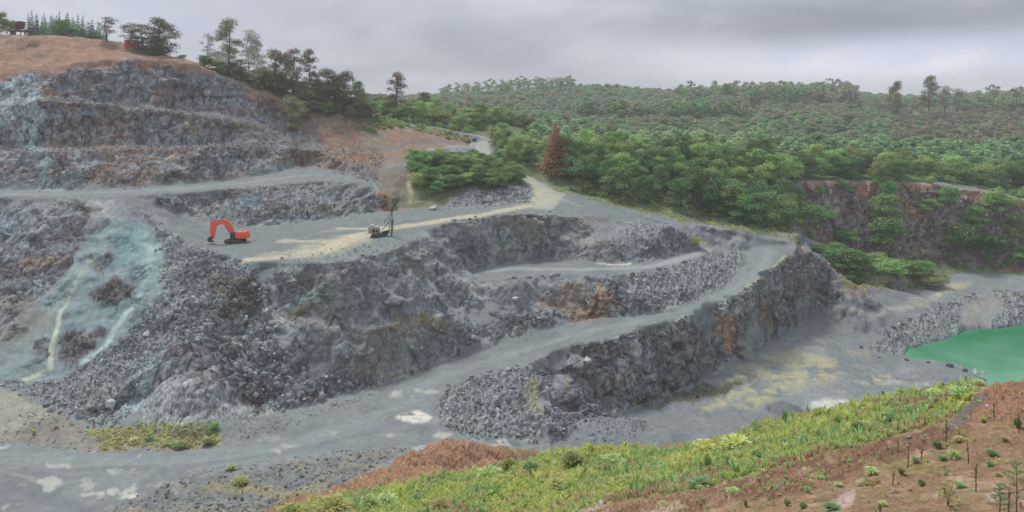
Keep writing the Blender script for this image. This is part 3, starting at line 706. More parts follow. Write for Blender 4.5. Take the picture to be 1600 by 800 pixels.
# the near bank
bank = 1 - sstep(66, 74, Py + (WYn * 2))
bank = np.maximum(bank * (Pz > -47), area([(380, 830), (450, 790), (560, 750), (610, 728), (650, 708), (700, 692), (760, 696), (790, 706), (840, 700), (860, 730), (700, 790)], .5))
bank = np.where((Py < 105) & (Px > 5) & (Pz > -59), 1.0, bank)
zone(bank, 3, .4)
GRS = lin(124, 132, 78)
tint(bank, lin(134, 107, 82), .95)
tint(bank * sstep(0, .6, nC), lin(118, 98, 78), .6)
tint(bank * sstep(.1, .6, fbm(PN(2.7), 3, 43)), lin(122, 116, 74), .6)
tint(bank * sstep(.3, .8, fbm(PN(1.5), 3, 41)), lin(160, 138, 116), .6)
strip = area([(300, 870), (430, 800), (560, 775), (640, 763), (720, 745), (800, 720), (870, 708), (950, 706), (1040, 702), (1120, 686), (1200, 662), (1300, 645), (1400, 624), (1480, 608), (1535, 602), (1500, 640), (1480, 655), (1430, 673), (1350, 695), (1250, 725), (1150, 752), (1050, 772), (950, 790), (860, 806), (700, 850)], .3)
strip = strip * (1 - sstep(66, 74, Py + WXn * 2)) * (Pz > -45)
tint(strip, lin(128, 138, 72), .9)
tint(strip * sstep(.1, .6, nC), lin(158, 140, 92), .6)
clay = area([(500, 775), (560, 748), (610, 728), (650, 706), (700, 691), (760, 695), (790, 708), (800, 722), (720, 745), (640, 763), (560, 776), (480, 800)], .5)
tint(clay, lin(146, 112, 90), .95); tint(clay * sstep(0, .6, nC), lin(132, 104, 90), .6)
CLOD = np.maximum(CLOD, clay * 1.6)
lip = area([(860, 826), (950, 800), (1050, 780), (1150, 757), (1250, 730), (1350, 700), (1430, 680), (1480, 664), (1520, 650), (1535, 660), (1480, 690), (1430, 712), (1350, 738), (1250, 772), (1150, 790), (1050, 815), (900, 850)], .25)
tint(lip, lin(120, 89, 75), .9); tint(lip * sstep(.1, .7, nD), lin(150, 124, 108), .6); CLOD = np.maximum(CLOD, lip)
md = area([(1500, 664), (1515, 632), (1535, 612), (1565, 600), (1610, 594), (1750, 588), (1750, 650), (1600, 655), (1540, 660)], .25)
tint(md, lin(142, 106, 86), .9); tint(md * sstep(.1, .7, nD), lin(122, 94, 82), .7); CLOD = np.maximum(CLOD, md)
tint(stroke([(1490, 668), (1512, 640), (1530, 620)], .5, .4), lin(104, 98, 98), .8)
for pts in ([(1280, 800), (1300, 780), (1340, 762), (1335, 785), (1310, 805)], [(1540, 775), (1560, 768), (1570, 785), (1550, 790)], [(1000, 803), (1060, 790), (1080, 800), (1040, 812)], [(820, 800), (900, 782), (960, 785), (930, 800)]):
    tint(area(pts, .25), lin(168, 150, 142), .7)
tint(stroke([(830, 790), (900, 780)], .6, .3), lin(118, 122, 128), .7)
CLOD = np.maximum(CLOD, bank * .35 * (1 - strip * .5))
# fine mottling everywhere
C *= (1 + 0.16 * nD * (1 - .5 * SMOOTH) + 0.10 * nC)[:, None]
vr = fbm(PN(0.33), 2, 77)
C *= (1 + 0.13 * vr * (1 - SMOOTH * .6))[:, None]

# ---------------------------------------------------------------- relief
STEEP = blur(np.maximum(STEEP, force), 2)
SMOOTH *= 1 - butt
ZONE[(force > .45) & ((ZONE == 0))] = 1
calm = area([(420, 412), (560, 402), (640, 374), (700, 350), (760, 340), (830, 335), (850, 400), (740, 425), (740, 441), (870, 432), (930, 445), (900, 490), (740, 545), (640, 588), (560, 600), (480, 560), (440, 500)], 1, 6)
calm = np.maximum(calm, area([(880, 338), (1000, 345), (990, 400), (900, 405), (870, 380)], 1, 4))
tint(calm * sstep(-.6, .5, nB), lin(126, 132, 134), .5)
rockm = np.clip(STEEP * (1 - SMOOTH * 0.7) * (1 - RUB * 0.5) * (1 - np.clip(soil + red * .5, 0, 1) * .6) * (1 - calm * .5), 0, 1)
disp = np.zeros(N)
i = np.nonzero(rockm > 0.03)[0]
# jointed blocks (steep joints), bedding ledges and hollows
Q = np.stack([(Px[i] * .9 + Pz[i] * .35) / 3.0, (Py[i]) / 3.0, (Pz[i] - .3 * Px[i]) / 4.2], 1) + fbm(PN(6), 2, 50)[i][:, None] * .5
f1, f2, idv = voronoi(Q, 3)
f1b, f2b, idb = voronoi(Q * 2.7 + 4, 4)
d = (idv - .5) * 1.1 - 0.35 * (1 - sstep(0, .22, f2 - f1)) + (idb - .5) * .6 - .2 * (1 - sstep(0, .2, f2b - f1b))
d += nL[i] * 0.55 + ridged(PN(5.0, .7), 4, 60)[i] * .8 - .4 + nC[i] * .3 + fbm(PN(.8), 3, 62)[i] * .22
disp[i] += d * rockm[i] * (1 - .45 * butt[i])
# natural joint shade differs from block to block
C[i] *= (1 + (idb - .5) * .5 * rockm[i] + (idv - .5) * .3 * rockm[i])[:, None]
crack = np.maximum(1 - sstep(.0, .12, f2b - f1b), 1 - sstep(0, .07, f2 - f1))           # crevice shade painted into the rock colour along the joints
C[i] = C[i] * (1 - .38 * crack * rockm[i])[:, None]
i = np.nonzero(RUB > 0.03)[0]
wv = fbm(PN(3), 2, 51)[i][:, None] * .3
f1, f2, idv = voronoi(np.stack([Px[i], Py[i], Pz[i]], 1) / 1.15 + wv, 5)
f1b, f2b, idb = voronoi(np.stack([Px[i], Py[i], Pz[i]], 1) / .55 + wv, 6)
d = (idv * .55 + .25) * sstep(0, .35, f2 - f1) + (idb * .3) * sstep(0, .3, f2b - f1b) - .25
disp[i] += d * RUB[i] * .9
C[i] *= (1 + ((idb - .5) * .55 + (idv - .5) * .5) * RUB[i])[:, None]
i = np.nonzero(CLOD > 0.03)[0]
f1, f2, idv = voronoi(np.stack([Px[i], Py[i], Pz[i]], 1) / .33, 8)
disp[i] += (idv * .24 * sstep(0, .4, f2 - f1) + ridged(PN(1.6), 3, 61)[i] * .2) * CLOD[i]
C[i] *= (1 + (idv - .5) * .4 * CLOD[i])[:, None]
rough = (1 - SMOOTH) * (1 - rockm)
disp += rough * (nC * .12 + nB * .35) * sstep(30, 90, Py) + rough * nD * .05 + SMOOTH * (nB * .06 + nC * .02)
disp += np.where(ZONE == 4, nB * 1.2 * sstep(230, 400, Py), 0)
# windrow of tipped stone: two small heaps and pushed-up edges
def heap(px, py, r, h):
    c = np.array(hit(px, py)); dd = np.hypot(Px - c[0] + WXn * .6, Py - c[1] + WYn * .6) / r
    return np.where(dd < 1, h * (1 - dd) ** .9, 0)
dz = heap(285, 610, 11, 4.5) + heap(325, 640, 8, 3) + heap(935, 676, 9, 2.4) + heap(1232, 644, 4.2, 2.2) + heap(700, 705, 6, .4) + heap(640, 722, 4, .6) + heap(750, 706, 3.5, .7) + heap(675, 327, 2.5, 1.2) + heap(1045, 682, 4, 1.2) + heap(985, 664, 3, 1.4)
G2 = G.reshape(-1, 3) + NRM.reshape(-1, 3) * disp[:, None]
G2[:, 2] += dz
pondm = area([(1414, 555), (1425, 542), (1465, 533), (1492, 525), (1503, 514), (1550, 514), (1590, 508), (1890, 494), (1890, 632), (1700, 612), (1600, 594), (1550, 584), (1525, 574), (1495, 565), (1450, 560)], .5, 2)
G2[:, 2] = G2[:, 2] * (1 - pondm) + np.minimum(G2[:, 2], -61.2) * pondm
SMOOTH = np.maximum(SMOOTH, pondm)
m = sstep(.5, 3.9, dz * 3)
tint(heap(935, 676, 9, 1) > .05, lin(122, 124, 134), .6); tint(heap(1232, 644, 4.2, 1) > .05, lin(104, 104, 112), .8)
lum_ = C.mean(1, keepdims=True); C = np.where((ZONE == 1)[:, None], np.maximum(lum_ + (C - lum_) * 1.12, .01), C)
C = np.where((ZONE <= 2)[:, None], C * np.array([.965, .995, .955]), C)
C = np.clip(C * 1.22 * np.array([1.0, 1.018, .985]), 0.012, 0.8)

# ---------------------------------------------------------------- surfaces
def add_nodes(m):
    m.use_nodes = True
    nt = m.node_tree
    return nt, nt.nodes, nt.links, nt.nodes["Principled BSDF"]
def ground_material(name, rough=.92, fine=9.0, amount=.25, bump=.5, dist=.12):
    m = bpy.data.materials.new(name)
    nt, nn, lk, bs = add_nodes(m)
    at = nn.new("ShaderNodeAttribute"); at.attribute_name = "mineral"
    geo = nn.new("ShaderNodeNewGeometry")
    no = nn.new("ShaderNodeTexNoise"); no.inputs["Scale"].default_value = fine; no.inputs["Detail"].default_value = 4; no.inputs["Roughness"].default_value = .65
    lk.new(geo.outputs["Position"], no.inputs["Vector"])
    vo = nn.new("ShaderNodeTexVoronoi"); vo.inputs["Scale"].default_value = fine * .35
    lk.new(geo.outputs["Position"], vo.inputs["Vector"])
    hs = nn.new("ShaderNodeSeparateColor"); lk.new(vo.outputs["Color"], hs.inputs[0])
    ad = nn.new("ShaderNodeMath"); ad.operation = 'ADD'; lk.new(no.outputs["Fac"], ad.inputs[0]); lk.new(hs.outputs[0], ad.inputs[1])
    mr = nn.new("ShaderNodeMapRange"); mr.inputs[1].default_value = .35; mr.inputs[2].default_value = 1.65
    mr.inputs[3].default_value = 1 - amount; mr.inputs[4].default_value = 1 + amount
    lk.new(ad.outputs[0], mr.inputs[0])
    sc = nn.new("ShaderNodeVectorMath"); sc.operation = 'SCALE'
    lk.new(at.outputs["Color"], sc.inputs[0]); lk.new(mr.outputs[0], sc.inputs[3])
    lk.new(sc.outputs[0], bs.inputs["Base Color"])
    bs.inputs["Roughness"].default_value = rough
    bs.inputs["Specular IOR Level"].default_value = .25
    bp = nn.new("ShaderNodeBump"); bp.inputs["Strength"].default_value = bump; bp.inputs["Distance"].default_value = dist
    lk.new(ad.outputs[0], bp.inputs["Height"]); lk.new(bp.outputs[0], bs.inputs["Normal"])
    return m
M_rock = ground_material("blasted_rock", .85, 3.2, .26, .9, .25)
M_grav = ground_material("crushed_stone", .9, 5.0, .16, .5, .08)
M_road = ground_material("haul_road_gravel", .82, 4.0, .08, .25, .05)
M_soil = ground_material("earth", .95, 14.0, .28, .7, .05)
M_hill = ground_material("hill_soil", .95, 1.5, .25, .6, .3)

def mesh_from(name, V, Q_, cols, mat, smooth=None):
    me = bpy.data.meshes.new(name)
    me.vertices.add(len(V)); me.vertices.foreach_set("co", np.ascontiguousarray(V, dtype=np.float32).ravel())
    me.loops.add(Q_.size); me.loops.foreach_set("vertex_index", Q_.ravel().astype(np.int32))
    me.polygons.add(len(Q_)); me.polygons.foreach_set("loop_start", np.arange(0, Q_.size, Q_.shape[1], dtype=np.int32))
    if smooth is not None: me.polygons.foreach_set("use_smooth", np.full(len(Q_), smooth))
    me.update(calc_edges=True)
    if cols is not None:
        c4 = np.ones((len(V), 4), np.float32); c4[:, :3] = cols
        a = me.color_attributes.new("mineral", 'FLOAT_COLOR', 'POINT'); a.data.foreach_set("color", c4.ravel())
    me.materials.append(mat)
    return me
def link(name, me, parent=None):
    o = bpy.data.objects.new(name, me); COL.objects.link(o)
    if parent is not None: o.parent = parent
    return o
OFF = np.array([0, 0, CAMZ])
idx = np.arange(N).reshape(NC, NR)
quads = np.stack([idx[:-1, :-1], idx[1:, :-1], idx[1:, 1:], idx[:-1, 1:]], -1).reshape(-1, 4)
zf = ZONE[quads[:, 0]]
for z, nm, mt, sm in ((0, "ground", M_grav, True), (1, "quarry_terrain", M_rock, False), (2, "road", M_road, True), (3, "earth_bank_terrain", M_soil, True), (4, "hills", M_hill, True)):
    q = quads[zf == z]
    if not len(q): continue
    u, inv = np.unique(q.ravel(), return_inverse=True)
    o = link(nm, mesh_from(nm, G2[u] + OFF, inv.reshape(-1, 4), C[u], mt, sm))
    o["kind"] = "structure"
# final ground for placing things
def _coarse():
    ii = np.arange(0, NC, 3); jj = np.arange(0, NR, 3)
    g = G2.reshape(NC, NR, 3)[np.ix_(ii, jj)]
    n0, n1 = len(ii), len(jj)
    ix = np.arange(n0 * n1).reshape(n0, n1)
    q = np.stack([ix[:-1, :-1], ix[1:, :-1], ix[1:, 1:], ix[:-1, 1:]], -1).reshape(-1, 4)
    return BVHTree.FromPolygons(g.reshape(-1, 3).tolist(), q.tolist())
gb = _coarse()
def drop(x, y):
    """ground height under a plan point (world, camera height added)"""
    r = gb.ray_cast(Vector((x, y, 400)), Vector((0, 0, -1)))
    return (r[0].z if r[0] is not None else -50.0) + CAMZ
def see(px, py):
    d = Vector(((px - 800) / FOC, 1.0, -(py - HOR) / FOC)).normalized()
    r = gb.ray_cast(Vector((0, 0, 0)), d)
    p = r[0] if r[0] is not None else Vector(hit(px, py))
    return Vector((p.x, p.y, p.z + CAMZ))
# pond
wz = CAMZ - 59.6
pond_xy = [hit(*p) for p in ((1405, 552), (1430, 536), (1465, 528), (1488, 520), (1500, 509), (1550, 509), (1590, 503), (1800, 490), (1900, 485), (1900, 640), (1700, 618), (1600, 600), (1550, 590), (1525, 580), (1495, 571), (1450, 564), (1417, 562))]
bm = bmesh.new()
bm.faces.new([bm.verts.new((p.x + (p.x - 150) * .05, p.y + (p.y - 178) * .1, wz)) for p in pond_xy])
me = bpy.data.meshes.new("water"); bm.to_mesh(me); bm.free()
M = bpy.data.materials.new("green_pond_water"); nt, nn, lk, bs = add_nodes(M)
nz = nn.new("ShaderNodeTexNoise"); nz.inputs["Scale"].default_value = .045; nz.inputs["Detail"].default_value = 3
gp = nn.new("ShaderNodeNewGeometry"); lk.new(gp.outputs["Position"], nz.inputs["Vector"])
rp = nn.new("ShaderNodeValToRGB"); rp.color_ramp.elements[0].position = .40; rp.color_ramp.elements[0].color = (0.14, 0.37, 0.24, 1)
rp.color_ramp.elements[1].position = .66; rp.color_ramp.elements[1].color = (0.042, 0.25, 0.11, 1)
sy = nn.new("ShaderNodeSeparateXYZ"); lk.new(gp.outputs["Position"], sy.inputs[0])
my = nn.new("ShaderNodeMapRange"); my.inputs[1].default_value = 160; my.inputs[2].default_value = 205; my.inputs[3].default_value = -.22; my.inputs[4].default_value = .26  # near water paler: a surface sheen painted into the base colour
lk.new(sy.outputs[1], my.inputs[0]); ay = nn.new("ShaderNodeMath"); ay.operation = 'ADD'; lk.new(my.outputs[0], ay.inputs[0]); lk.new(nz.outputs["Fac"], ay.inputs[1])
lk.new(ay.outputs[0], rp.inputs[0]); lk.new(rp.outputs[0], bs.inputs["Base Color"])
bs.inputs["Roughness"].default_value = .1; bs.inputs["IOR"].default_value = 1.33
n2_ = nn.new("ShaderNodeTexNoise"); n2_.inputs["Scale"].default_value = 1.6; n2_.inputs["Detail"].default_value = 3
lk.new(gp.outputs["Position"], n2_.inputs["Vector"])
bp = nn.new("ShaderNodeBump"); bp.inputs["Strength"].default_value = .25; bp.inputs["Distance"].default_value = .06
lk.new(n2_.outputs["Fac"], bp.inputs["Height"]); lk.new(bp.outputs[0], bs.inputs["Normal"])
me.materials.append(M)
o = link("water", me); o["kind"] = "structure"

# ---------------------------------------------------------------- loose stone
rng = np.random.default_rng(11)
random.seed(5)
def tag(o, label=None, cat=None, group=None, kind=None):
    if label: o["label"] = label
    if cat: o["category"] = cat
    if group: o["group"] = group
    if kind: o["kind"] = kind
    return o
def rock_shape(seed, squash=.7, n=13):
    r = np.random.default_rng(seed)
    bm = bmesh.new()
    for _ in range(n):
        v = r.normal(size=3); v /= np.linalg.norm(v)
        v *= np.array([1, .8, squash]) * r.uniform(.8, 1.05) * .5
        bm.verts.new(v)
    g = bmesh.ops.convex_hull(bm, input=bm.verts)
    for e in [x for x in bm.verts if not x.link_faces]: bm.verts.remove(e)
    bmesh.ops.triangulate(bm, faces=bm.faces)
    bm.verts.index_update()
    V = np.array([v.co[:] for v in bm.verts]); F = np.array([[v.index for v in f.verts] for f in bm.faces])
    bm.free()
    return V, F
ROCKS = [rock_shape(s, random.choice((.55, .7, .85)), random.choice((9, 11, 14))) for s in range(10)]
BIG = [rock_shape(100 + s, random.choice((.6, .75, .9)), 18) for s in range(8)]
def rotmats(n, r):
    q = r.normal(size=(n, 4)); q /= np.linalg.norm(q, axis=1, keepdims=True)
    w, x, y, z = q.T
    return np.stack([np.stack([1 - 2 * (y * y + z * z), 2 * (x * y - z * w), 2 * (x * z + y * w)], -1),
                     np.stack([2 * (x * y + z * w), 1 - 2 * (x * x + z * z), 2 * (y * z - x * w)], -1),
                     np.stack([2 * (x * z - y * w), 2 * (y * z + x * w), 1 - 2 * (x * x + y * y)], -1)], 1)
def scatter(mask, n, smin, smax, power=3.0):
    """pick ground vertices by mask and by the ground area each stands for"""
    A = np.zeros((NC, NR))
    g = G2.reshape(NC, NR, 3)
    A[:-1, :-1] = np.linalg.norm(np.cross(g[1:, :-1] - g[:-1, :-1], g[:-1, 1:] - g[:-1, :-1]), axis=-1)
    p = A.ravel() * mask
    p[(Px / np.maximum(Py, 1) < -.86) | (Px / np.maximum(Py, 1) > .86)] = 0
    p /= p.sum()
    i = rng.choice(N, n, p=p)
    s = smin + (smax - smin) * rng.random(n) ** power
    return i, s
stone_m = ground_material("broken_stone", .85, 2.4, .2, .6, .08)
road_edge = np.clip(blur(haul, 40) * 4 * (haul < .35), 0, 1) * (Py > 100) * (1 - basin) * (1 - butt)
masks = [(np.clip(RUB, 0, 1) ** 1.5, 30000, .22, .95), (np.clip(rockm, 0, 1) * (1 - RUB) * (Py < 300), 9000, .15, .6),
         ((1 - SMOOTH) * (ZONE == 0) * (Py < 260), 6000, .12, .45), (CLOD * (Py < 60), 5000, .04, .2), ((ZONE == 2) * 1.0, 2600, .06, .22), (np.clip(road_edge, 0, 1), 5200, .12, .55), (np.clip(clay, 0, 1), 1800, .1, .4), (stony, 1500, .12, .55)]
Vs, Fs, Cs = [], [], []
vo_ = 0
for m, n, a, b in masks:
    ii, ss = scatter(m, n, a, b)
    Rm = rotmats(n, rng)
    which = rng.integers(0, len(ROCKS), n)
    shade = np.exp(rng.normal(0, .26, n))
    warm = rng.random(n)
    for k, (V, F) in enumerate(ROCKS):
        j = np.nonzero(which == k)[0]
        P = np.einsum('nij,vj->nvi', Rm[j], V) * ss[j][:, None, None]
        P[..., 2] *= .85
        P += (G2[ii[j]] + np.array([0, 0, 1]) * (ss[j] * .12)[:, None])[:, None, :]
        col = C[ii[j]] * 1.04 * shade[j][:, None]
        col = col * (1 + (warm[j][:, None] - .5) * np.array([.16, 0, -.14]))
        Vs.append(P.reshape(-1, 3)); Cs.append(np.repeat(col, len(V), 0))
        Fs.append((F[None] + (np.arange(len(j)) * len(V))[:, None, None] + vo_).reshape(-1, 3)); vo_ += len(j) * len(V)
o = link("rubble", mesh_from("rubble", np.concatenate(Vs) + OFF, np.concatenate(Fs), np.clip(np.concatenate(Cs), .02, .7), stone_m, False))
tag(o, "grey broken stone lying loose on the slopes and floor of the quarry", "rubble", None, "stuff")

# single boulders: one mesh per shape and stone colour, copied
bmesh_cache = {}
def boulder_mesh(k, col):
    key = (k, col)
    if key not in bmesh_cache:
        V, F = BIG[k]
        c = np.repeat(lin(*col)[None], len(V), 0)
        bmesh_cache[key] = mesh_from("boulder", V, F, c, stone_m, False)
    return bmesh_cache[key]
GREYS = [(150, 152, 158), (128, 130, 138), (168, 167, 168), (112, 112, 120), (146, 140, 136)]
def boulder(px, py, s, label, group, col=None, sink=.25):
    p = see(px, py)
    o = link("boulder", boulder_mesh(random.randrange(len(BIG)), col or random.choice(GREYS)))
    o.location = (p.x, p.y, p.z + s * (.35 - sink))
    o.scale = (s * random.uniform(.9, 1.35), s * random.uniform(.8, 1.1), s * random.uniform(.75, 1.05))
    o.rotation_euler = (random.uniform(-.4, .4), random.uniform(-.4, .4), random.uniform(0, 6.28))
    return tag(o, label, "boulder", group)
def rim(pts, n, smin, smax, label, group, spread=3, col=None):
    L = densify(pts, 4, False)
    for _ in range(n):
        a = random.choice(L)
        boulder(a[0] + random.uniform(-spread, spread), a[1] + random.uniform(-spread, spread) * .5, random.uniform(smin, smax), label, group, col)
rim([(700, 347), (760, 338), (830, 331), (870, 331), (900, 334)], 13, .7, 1.5, "dark boulder on the near rim of the drilling bench beside the pale track", "boulders on the drilling bench rim", 3)
rim([(790, 436), (850, 432), (900, 431), (950, 433), (1010, 426), (1060, 413), (1100, 402)], 20, .7, 1.6, "grey boulder in the row edging the short middle track", "boulders edging the middle track", 3)
rim([(1150, 462), (1200, 428), (1232, 402)], 14, .7, 1.4, "rough boulder on the outer shoulder of the haul ramp below its top bend", "boulders on the upper ramp shoulder", 3)
rim([(700, 603), (760, 582), (830, 568), (900, 540), (1000, 511), (1080, 493)], 15, .6, 1.4, "boulder on the outer edge of the lower haul ramp above the rubble face", "boulders on the lower ramp edge", 3)
rim([(760, 525), (830, 505), (880, 492), (850, 488), (800, 510)], 15, .8, 1.7, "blocky stone in the pile on the inner side of the haul ramp", "stones piled inside the ramp", 6)
rim([(860, 680), (900, 665), (940, 648), (985, 632), (900, 650), (960, 635)], 18, .8, 1.9, "pale blocky boulder at the foot of the ramp's outer face", "boulders at the foot of the ramp face", 7)
rim([(720, 620), (760, 600), (800, 640), (830, 680), (760, 670), (710, 650)], 20, .7, 1.5, "angular stone in the tipped pile beside the lower bend of the ramp", "stones of the tipped pile", 9)
rim([(0, 605), (60, 622), (110, 650), (180, 655), (220, 600), (250, 540)], 18, .7, 1.9, "boulder at the toe of the scree below the blue-green fan", "boulders of the scree toe", 12)
rim([(400, 560), (450, 600), (500, 605), (560, 600), (430, 640), (380, 600)], 19, .7, 1.8, "stone in the rubble at the foot of the high grey slope", "stones at the foot of the high slope", 12)
rim([(230, 380), (300, 430), (280, 500), (250, 460)], 13, .7, 1.6, "block lying on the scree left of the orange excavator's bench", "blocks on the upper scree", 16)
rim([(1100, 420), (1140, 410), (1100, 440), (1020, 460), (1060, 450)], 21, .8, 1.7, "block in the dark rubble slope between the middle track and the ramp", "blocks between track and ramp", 10)
rim([(1020, 375), (1060, 368), (1050, 385), (1000, 395)], 12, .8, 1.6, "brownish block in the heap beside the junction of the tracks", "blocks beside the junction", 8)
rim([(710, 315), (760, 303), (810, 300), (800, 312), (740, 316)], 14, .9, 2.2, "block of the stone heap below the green thicket", "blocks below the thicket", 5)
rim([(1400, 512), (1440, 492), (1480, 478), (1530, 458)], 15, .8, 1.9, "stone on the ridge between the pit floor and the green pond", "stones on the pond ridge", 4)
rim([(1425, 545), (1450, 536), (1480, 530)], 9, .7, 1.5, "pale stone on the bank at the pond's left corner", "stones at the pond corner", 4)
rim([(1570, 470), (1590, 460), (1596, 490), (1575, 500)], 15, .8, 1.9, "block in the heap standing over the far shore of the pond", "blocks over the far shore", 7)
for px, py, s, lab in ((1417, 563, 1.5, "dark boulder at the pond's near left shore, leftmost of the shore row"), (1450, 567, 1.2, "second dark boulder from the left along the near shore of the pond"), (1484, 572.5, 2.2, "long dark boulder in the middle of the near shore row"),
                       (1508, 579, 1.9, "grey boulder right of the long dark one on the near pond shore"), (1525, 583, 2.0, "pale boulder nearly at the right end of the near shore row"), (1537, 584, 1.4, "small pale boulder at the right end of the near shore row"),
                       (1374, 559, .9, "lone small black stone on the flat left of the pond"), (1346, 543, 1.5, "dark stone at the low left tip of the pond ridge"), (1362, 479, 2.4, "large dark boulder on the pit floor under the green shrubs"), (1352, 475, 1.6, "smaller dark boulder touching the large one under the green shrubs"),
                       (230, 524, 2.2, "large pale slab lying on the scree right of the fan"), (806, 468, 2.0, "pale blue-green block stuck in the face below the middle track"), (658, 545, 1.4, "pale lone block on the gravel apron inside the ramp"), (397, 446, 1.4, "pale pointed block on the brown patch of the high slope"),
                       (1246, 423, 1.0, "white stone shining on the spur of the ramp"), (173, 634, 2.6, "widest pale block in the scree beside the buttress"), (794, 578, 1.3, "pale boulder perched on the outer ramp edge"), (676, 326, 2.2, "white block on the bench right of the drill rig"),
                       (940, 789, .5, "pale grey cobble on the near bank at the bottom edge of the picture"), (1543, 636, .3, "small pale stone in the brown mound at the right edge"), (1417, 684, .5, "grey stone crowning the lip of brown clods"), (522, 633, 1.2, "brown stone lying on gravel left of the ramp bend")):
    col = (190, 190, 186) if ("pale" in lab or "white" in lab) else ((104, 104, 110) if "dark" in lab or "black" in lab else None)
    boulder(px, py, s, lab, None, col)

# ---------------------------------------------------------------- foliage
def leaf_material(name, rough=.65):
    m = bpy.data.materials.new(name)
    nt, nn, lk, bs = add_nodes(m)
    at = nn.new("ShaderNodeAttribute"); at.attribute_name = "mineral"
    oi = nn.new("ShaderNodeObjectInfo")
    hsv = nn.new("ShaderNodeHueSaturation")
    r1 = nn.new("ShaderNodeMapRange"); r1.inputs[3].default_value = .465; r1.inputs[4].default_value = .52; lk.new(oi.outputs["Random"], r1.inputs[0])
    ml = nn.new("ShaderNodeMath"); ml.operation = 'MULTIPLY'; ml.inputs[1].default_value = 7.31; lk.new(oi.outputs["Random"], ml.inputs[0])
    fr = nn.new("ShaderNodeMath"); fr.operation = 'FRACT'; lk.new(ml.outputs[0], fr.inputs[0])
    r2 = nn.new("ShaderNodeMapRange"); r2.inputs[3].default_value = .62; r2.inputs[4].default_value = 1.4; lk.new(fr.outputs[0], r2.inputs[0])
    lk.new(r1.outputs[0], hsv.inputs["Hue"]); lk.new(r2.outputs[0], hsv.inputs["Value"]); lk.new(at.outputs["Color"], hsv.inputs["Color"])
    lk.new(hsv.outputs[0], bs.inputs["Base Color"])
    bs.inputs["Roughness"].default_value = rough; bs.inputs["Specular IOR Level"].default_value = .2
    tr = nn.new("ShaderNodeBsdfTranslucent"); lk.new(hsv.outputs[0], tr.inputs["Color"])
    mxs = nn.new("ShaderNodeMixShader"); mxs.inputs[0].default_value = .4
    lk.new(bs.outputs[0], mxs.inputs[1]); lk.new(tr.outputs[0], mxs.inputs[2]); lk.new(mxs.outputs[0], nn["Material Output"].inputs["Surface"])
    return m
M_leaf = leaf_material("leaves")
M_bark = bpy.data.materials.new("bark")
nt, nn, lk, bs = add_nodes(M_bark)
tx = nn.new("ShaderNodeTexNoise"); tx.inputs["Scale"].default_value = 6; rp = nn.new("ShaderNodeValToRGB")
rp.color_ramp.elements[0].color = (.05, .04, .032, 1); rp.color_ramp.elements[1].color = (.16, .13, .11, 1)
gq = nn.new("ShaderNodeNewGeometry"); lk.new(gq.outputs["Position"], tx.inputs["Vector"]); lk.new(tx.outputs["Fac"], rp.inputs[0]); lk.new(rp.outputs[0], bs.inputs["Base Color"]); bs.inputs["Roughness"].default_value = .9

def leaf_quads(Pn, Nn, size, r, aspect=1.0):
    n = len(Pn)
    a = r.normal(size=(n, 3)); t = np.cross(Nn, a); t /= np.linalg.norm(t, axis=1, keepdims=True) + 1e-9
    b = np.cross(Nn, t)
    s = (size * r.uniform(.6, 1.3, n))[:, None]
    return np.stack([Pn - t * s, Pn - b * s * aspect * .7, Pn + t * s, Pn + b * s * aspect * .7], 1)
def leaf_cloud(lobes, per, size, r, col, vary=.22, up=.35):
    """lobes: rows x,y,z,radius,flatness"""
    Q_, C_ = [], []
    for lx, ly, lz, lr, lf in lobes:
        n = max(8, int(per * lr * lr))
        d = r.normal(size=(n, 3)); d /= np.linalg.norm(d, axis=1, keepdims=True)
        d[:, 2] = np.where(d[:, 2] < -.3, -d[:, 2], d[:, 2])
        rad = lr * (r.random(n) ** .35) * r.uniform(.8, 1.15, n)
        P = d * rad[:, None] * np.array([1, 1, lf]) + (lx, ly, lz)
        nn_ = d + r.normal(size=(n, 3)) * .55 + (0, 0, up)
        nn_ /= np.linalg.norm(nn_, axis=1, keepdims=True)
        q = leaf_quads(P, nn_, size, r)
        lobe_k = r.uniform(1 - vary, 1 + vary)
        c = np.asarray(col)[None] * lobe_k * np.exp(r.normal(0, .2, n))[:, None]
        c = c * (1 + (r.random(n)[:, None] - .5) * np.array([.35, 0, .1]))
        Q_.append(q.reshape(-1, 3)); C_.append(np.repeat(c, 4, 0))
    V = np.concatenate(Q_); Cc = np.clip(np.concatenate(C_), .004, .5)
    return V, np.arange(len(V)).reshape(-1, 4), Cc
def crown_round(seed, h, w, col, base=.18, nl=15, per=60, size=.24):
    r = np.random.default_rng(seed)
    L = []
    for k in range(nl):
        a = r.uniform(0, 6.28); t = r.random()
        z = h * (base + (1 - base) * (.15 + .75 * t))
        prof = math.sin(math.pi * min(1, .22 + .72 * t)) ** .7
        rr = w * .5 * prof * r.uniform(.35, .8)
        L.append((rr * math.cos(a), rr * math.sin(a), z, w * r.uniform(.17, .3), r.uniform(.6, .85)))
    L.append((0, 0, h * .55, w * .33, 1.0))
    return leaf_cloud(L, per * 10 / (w * w) * 4, size, r, col)
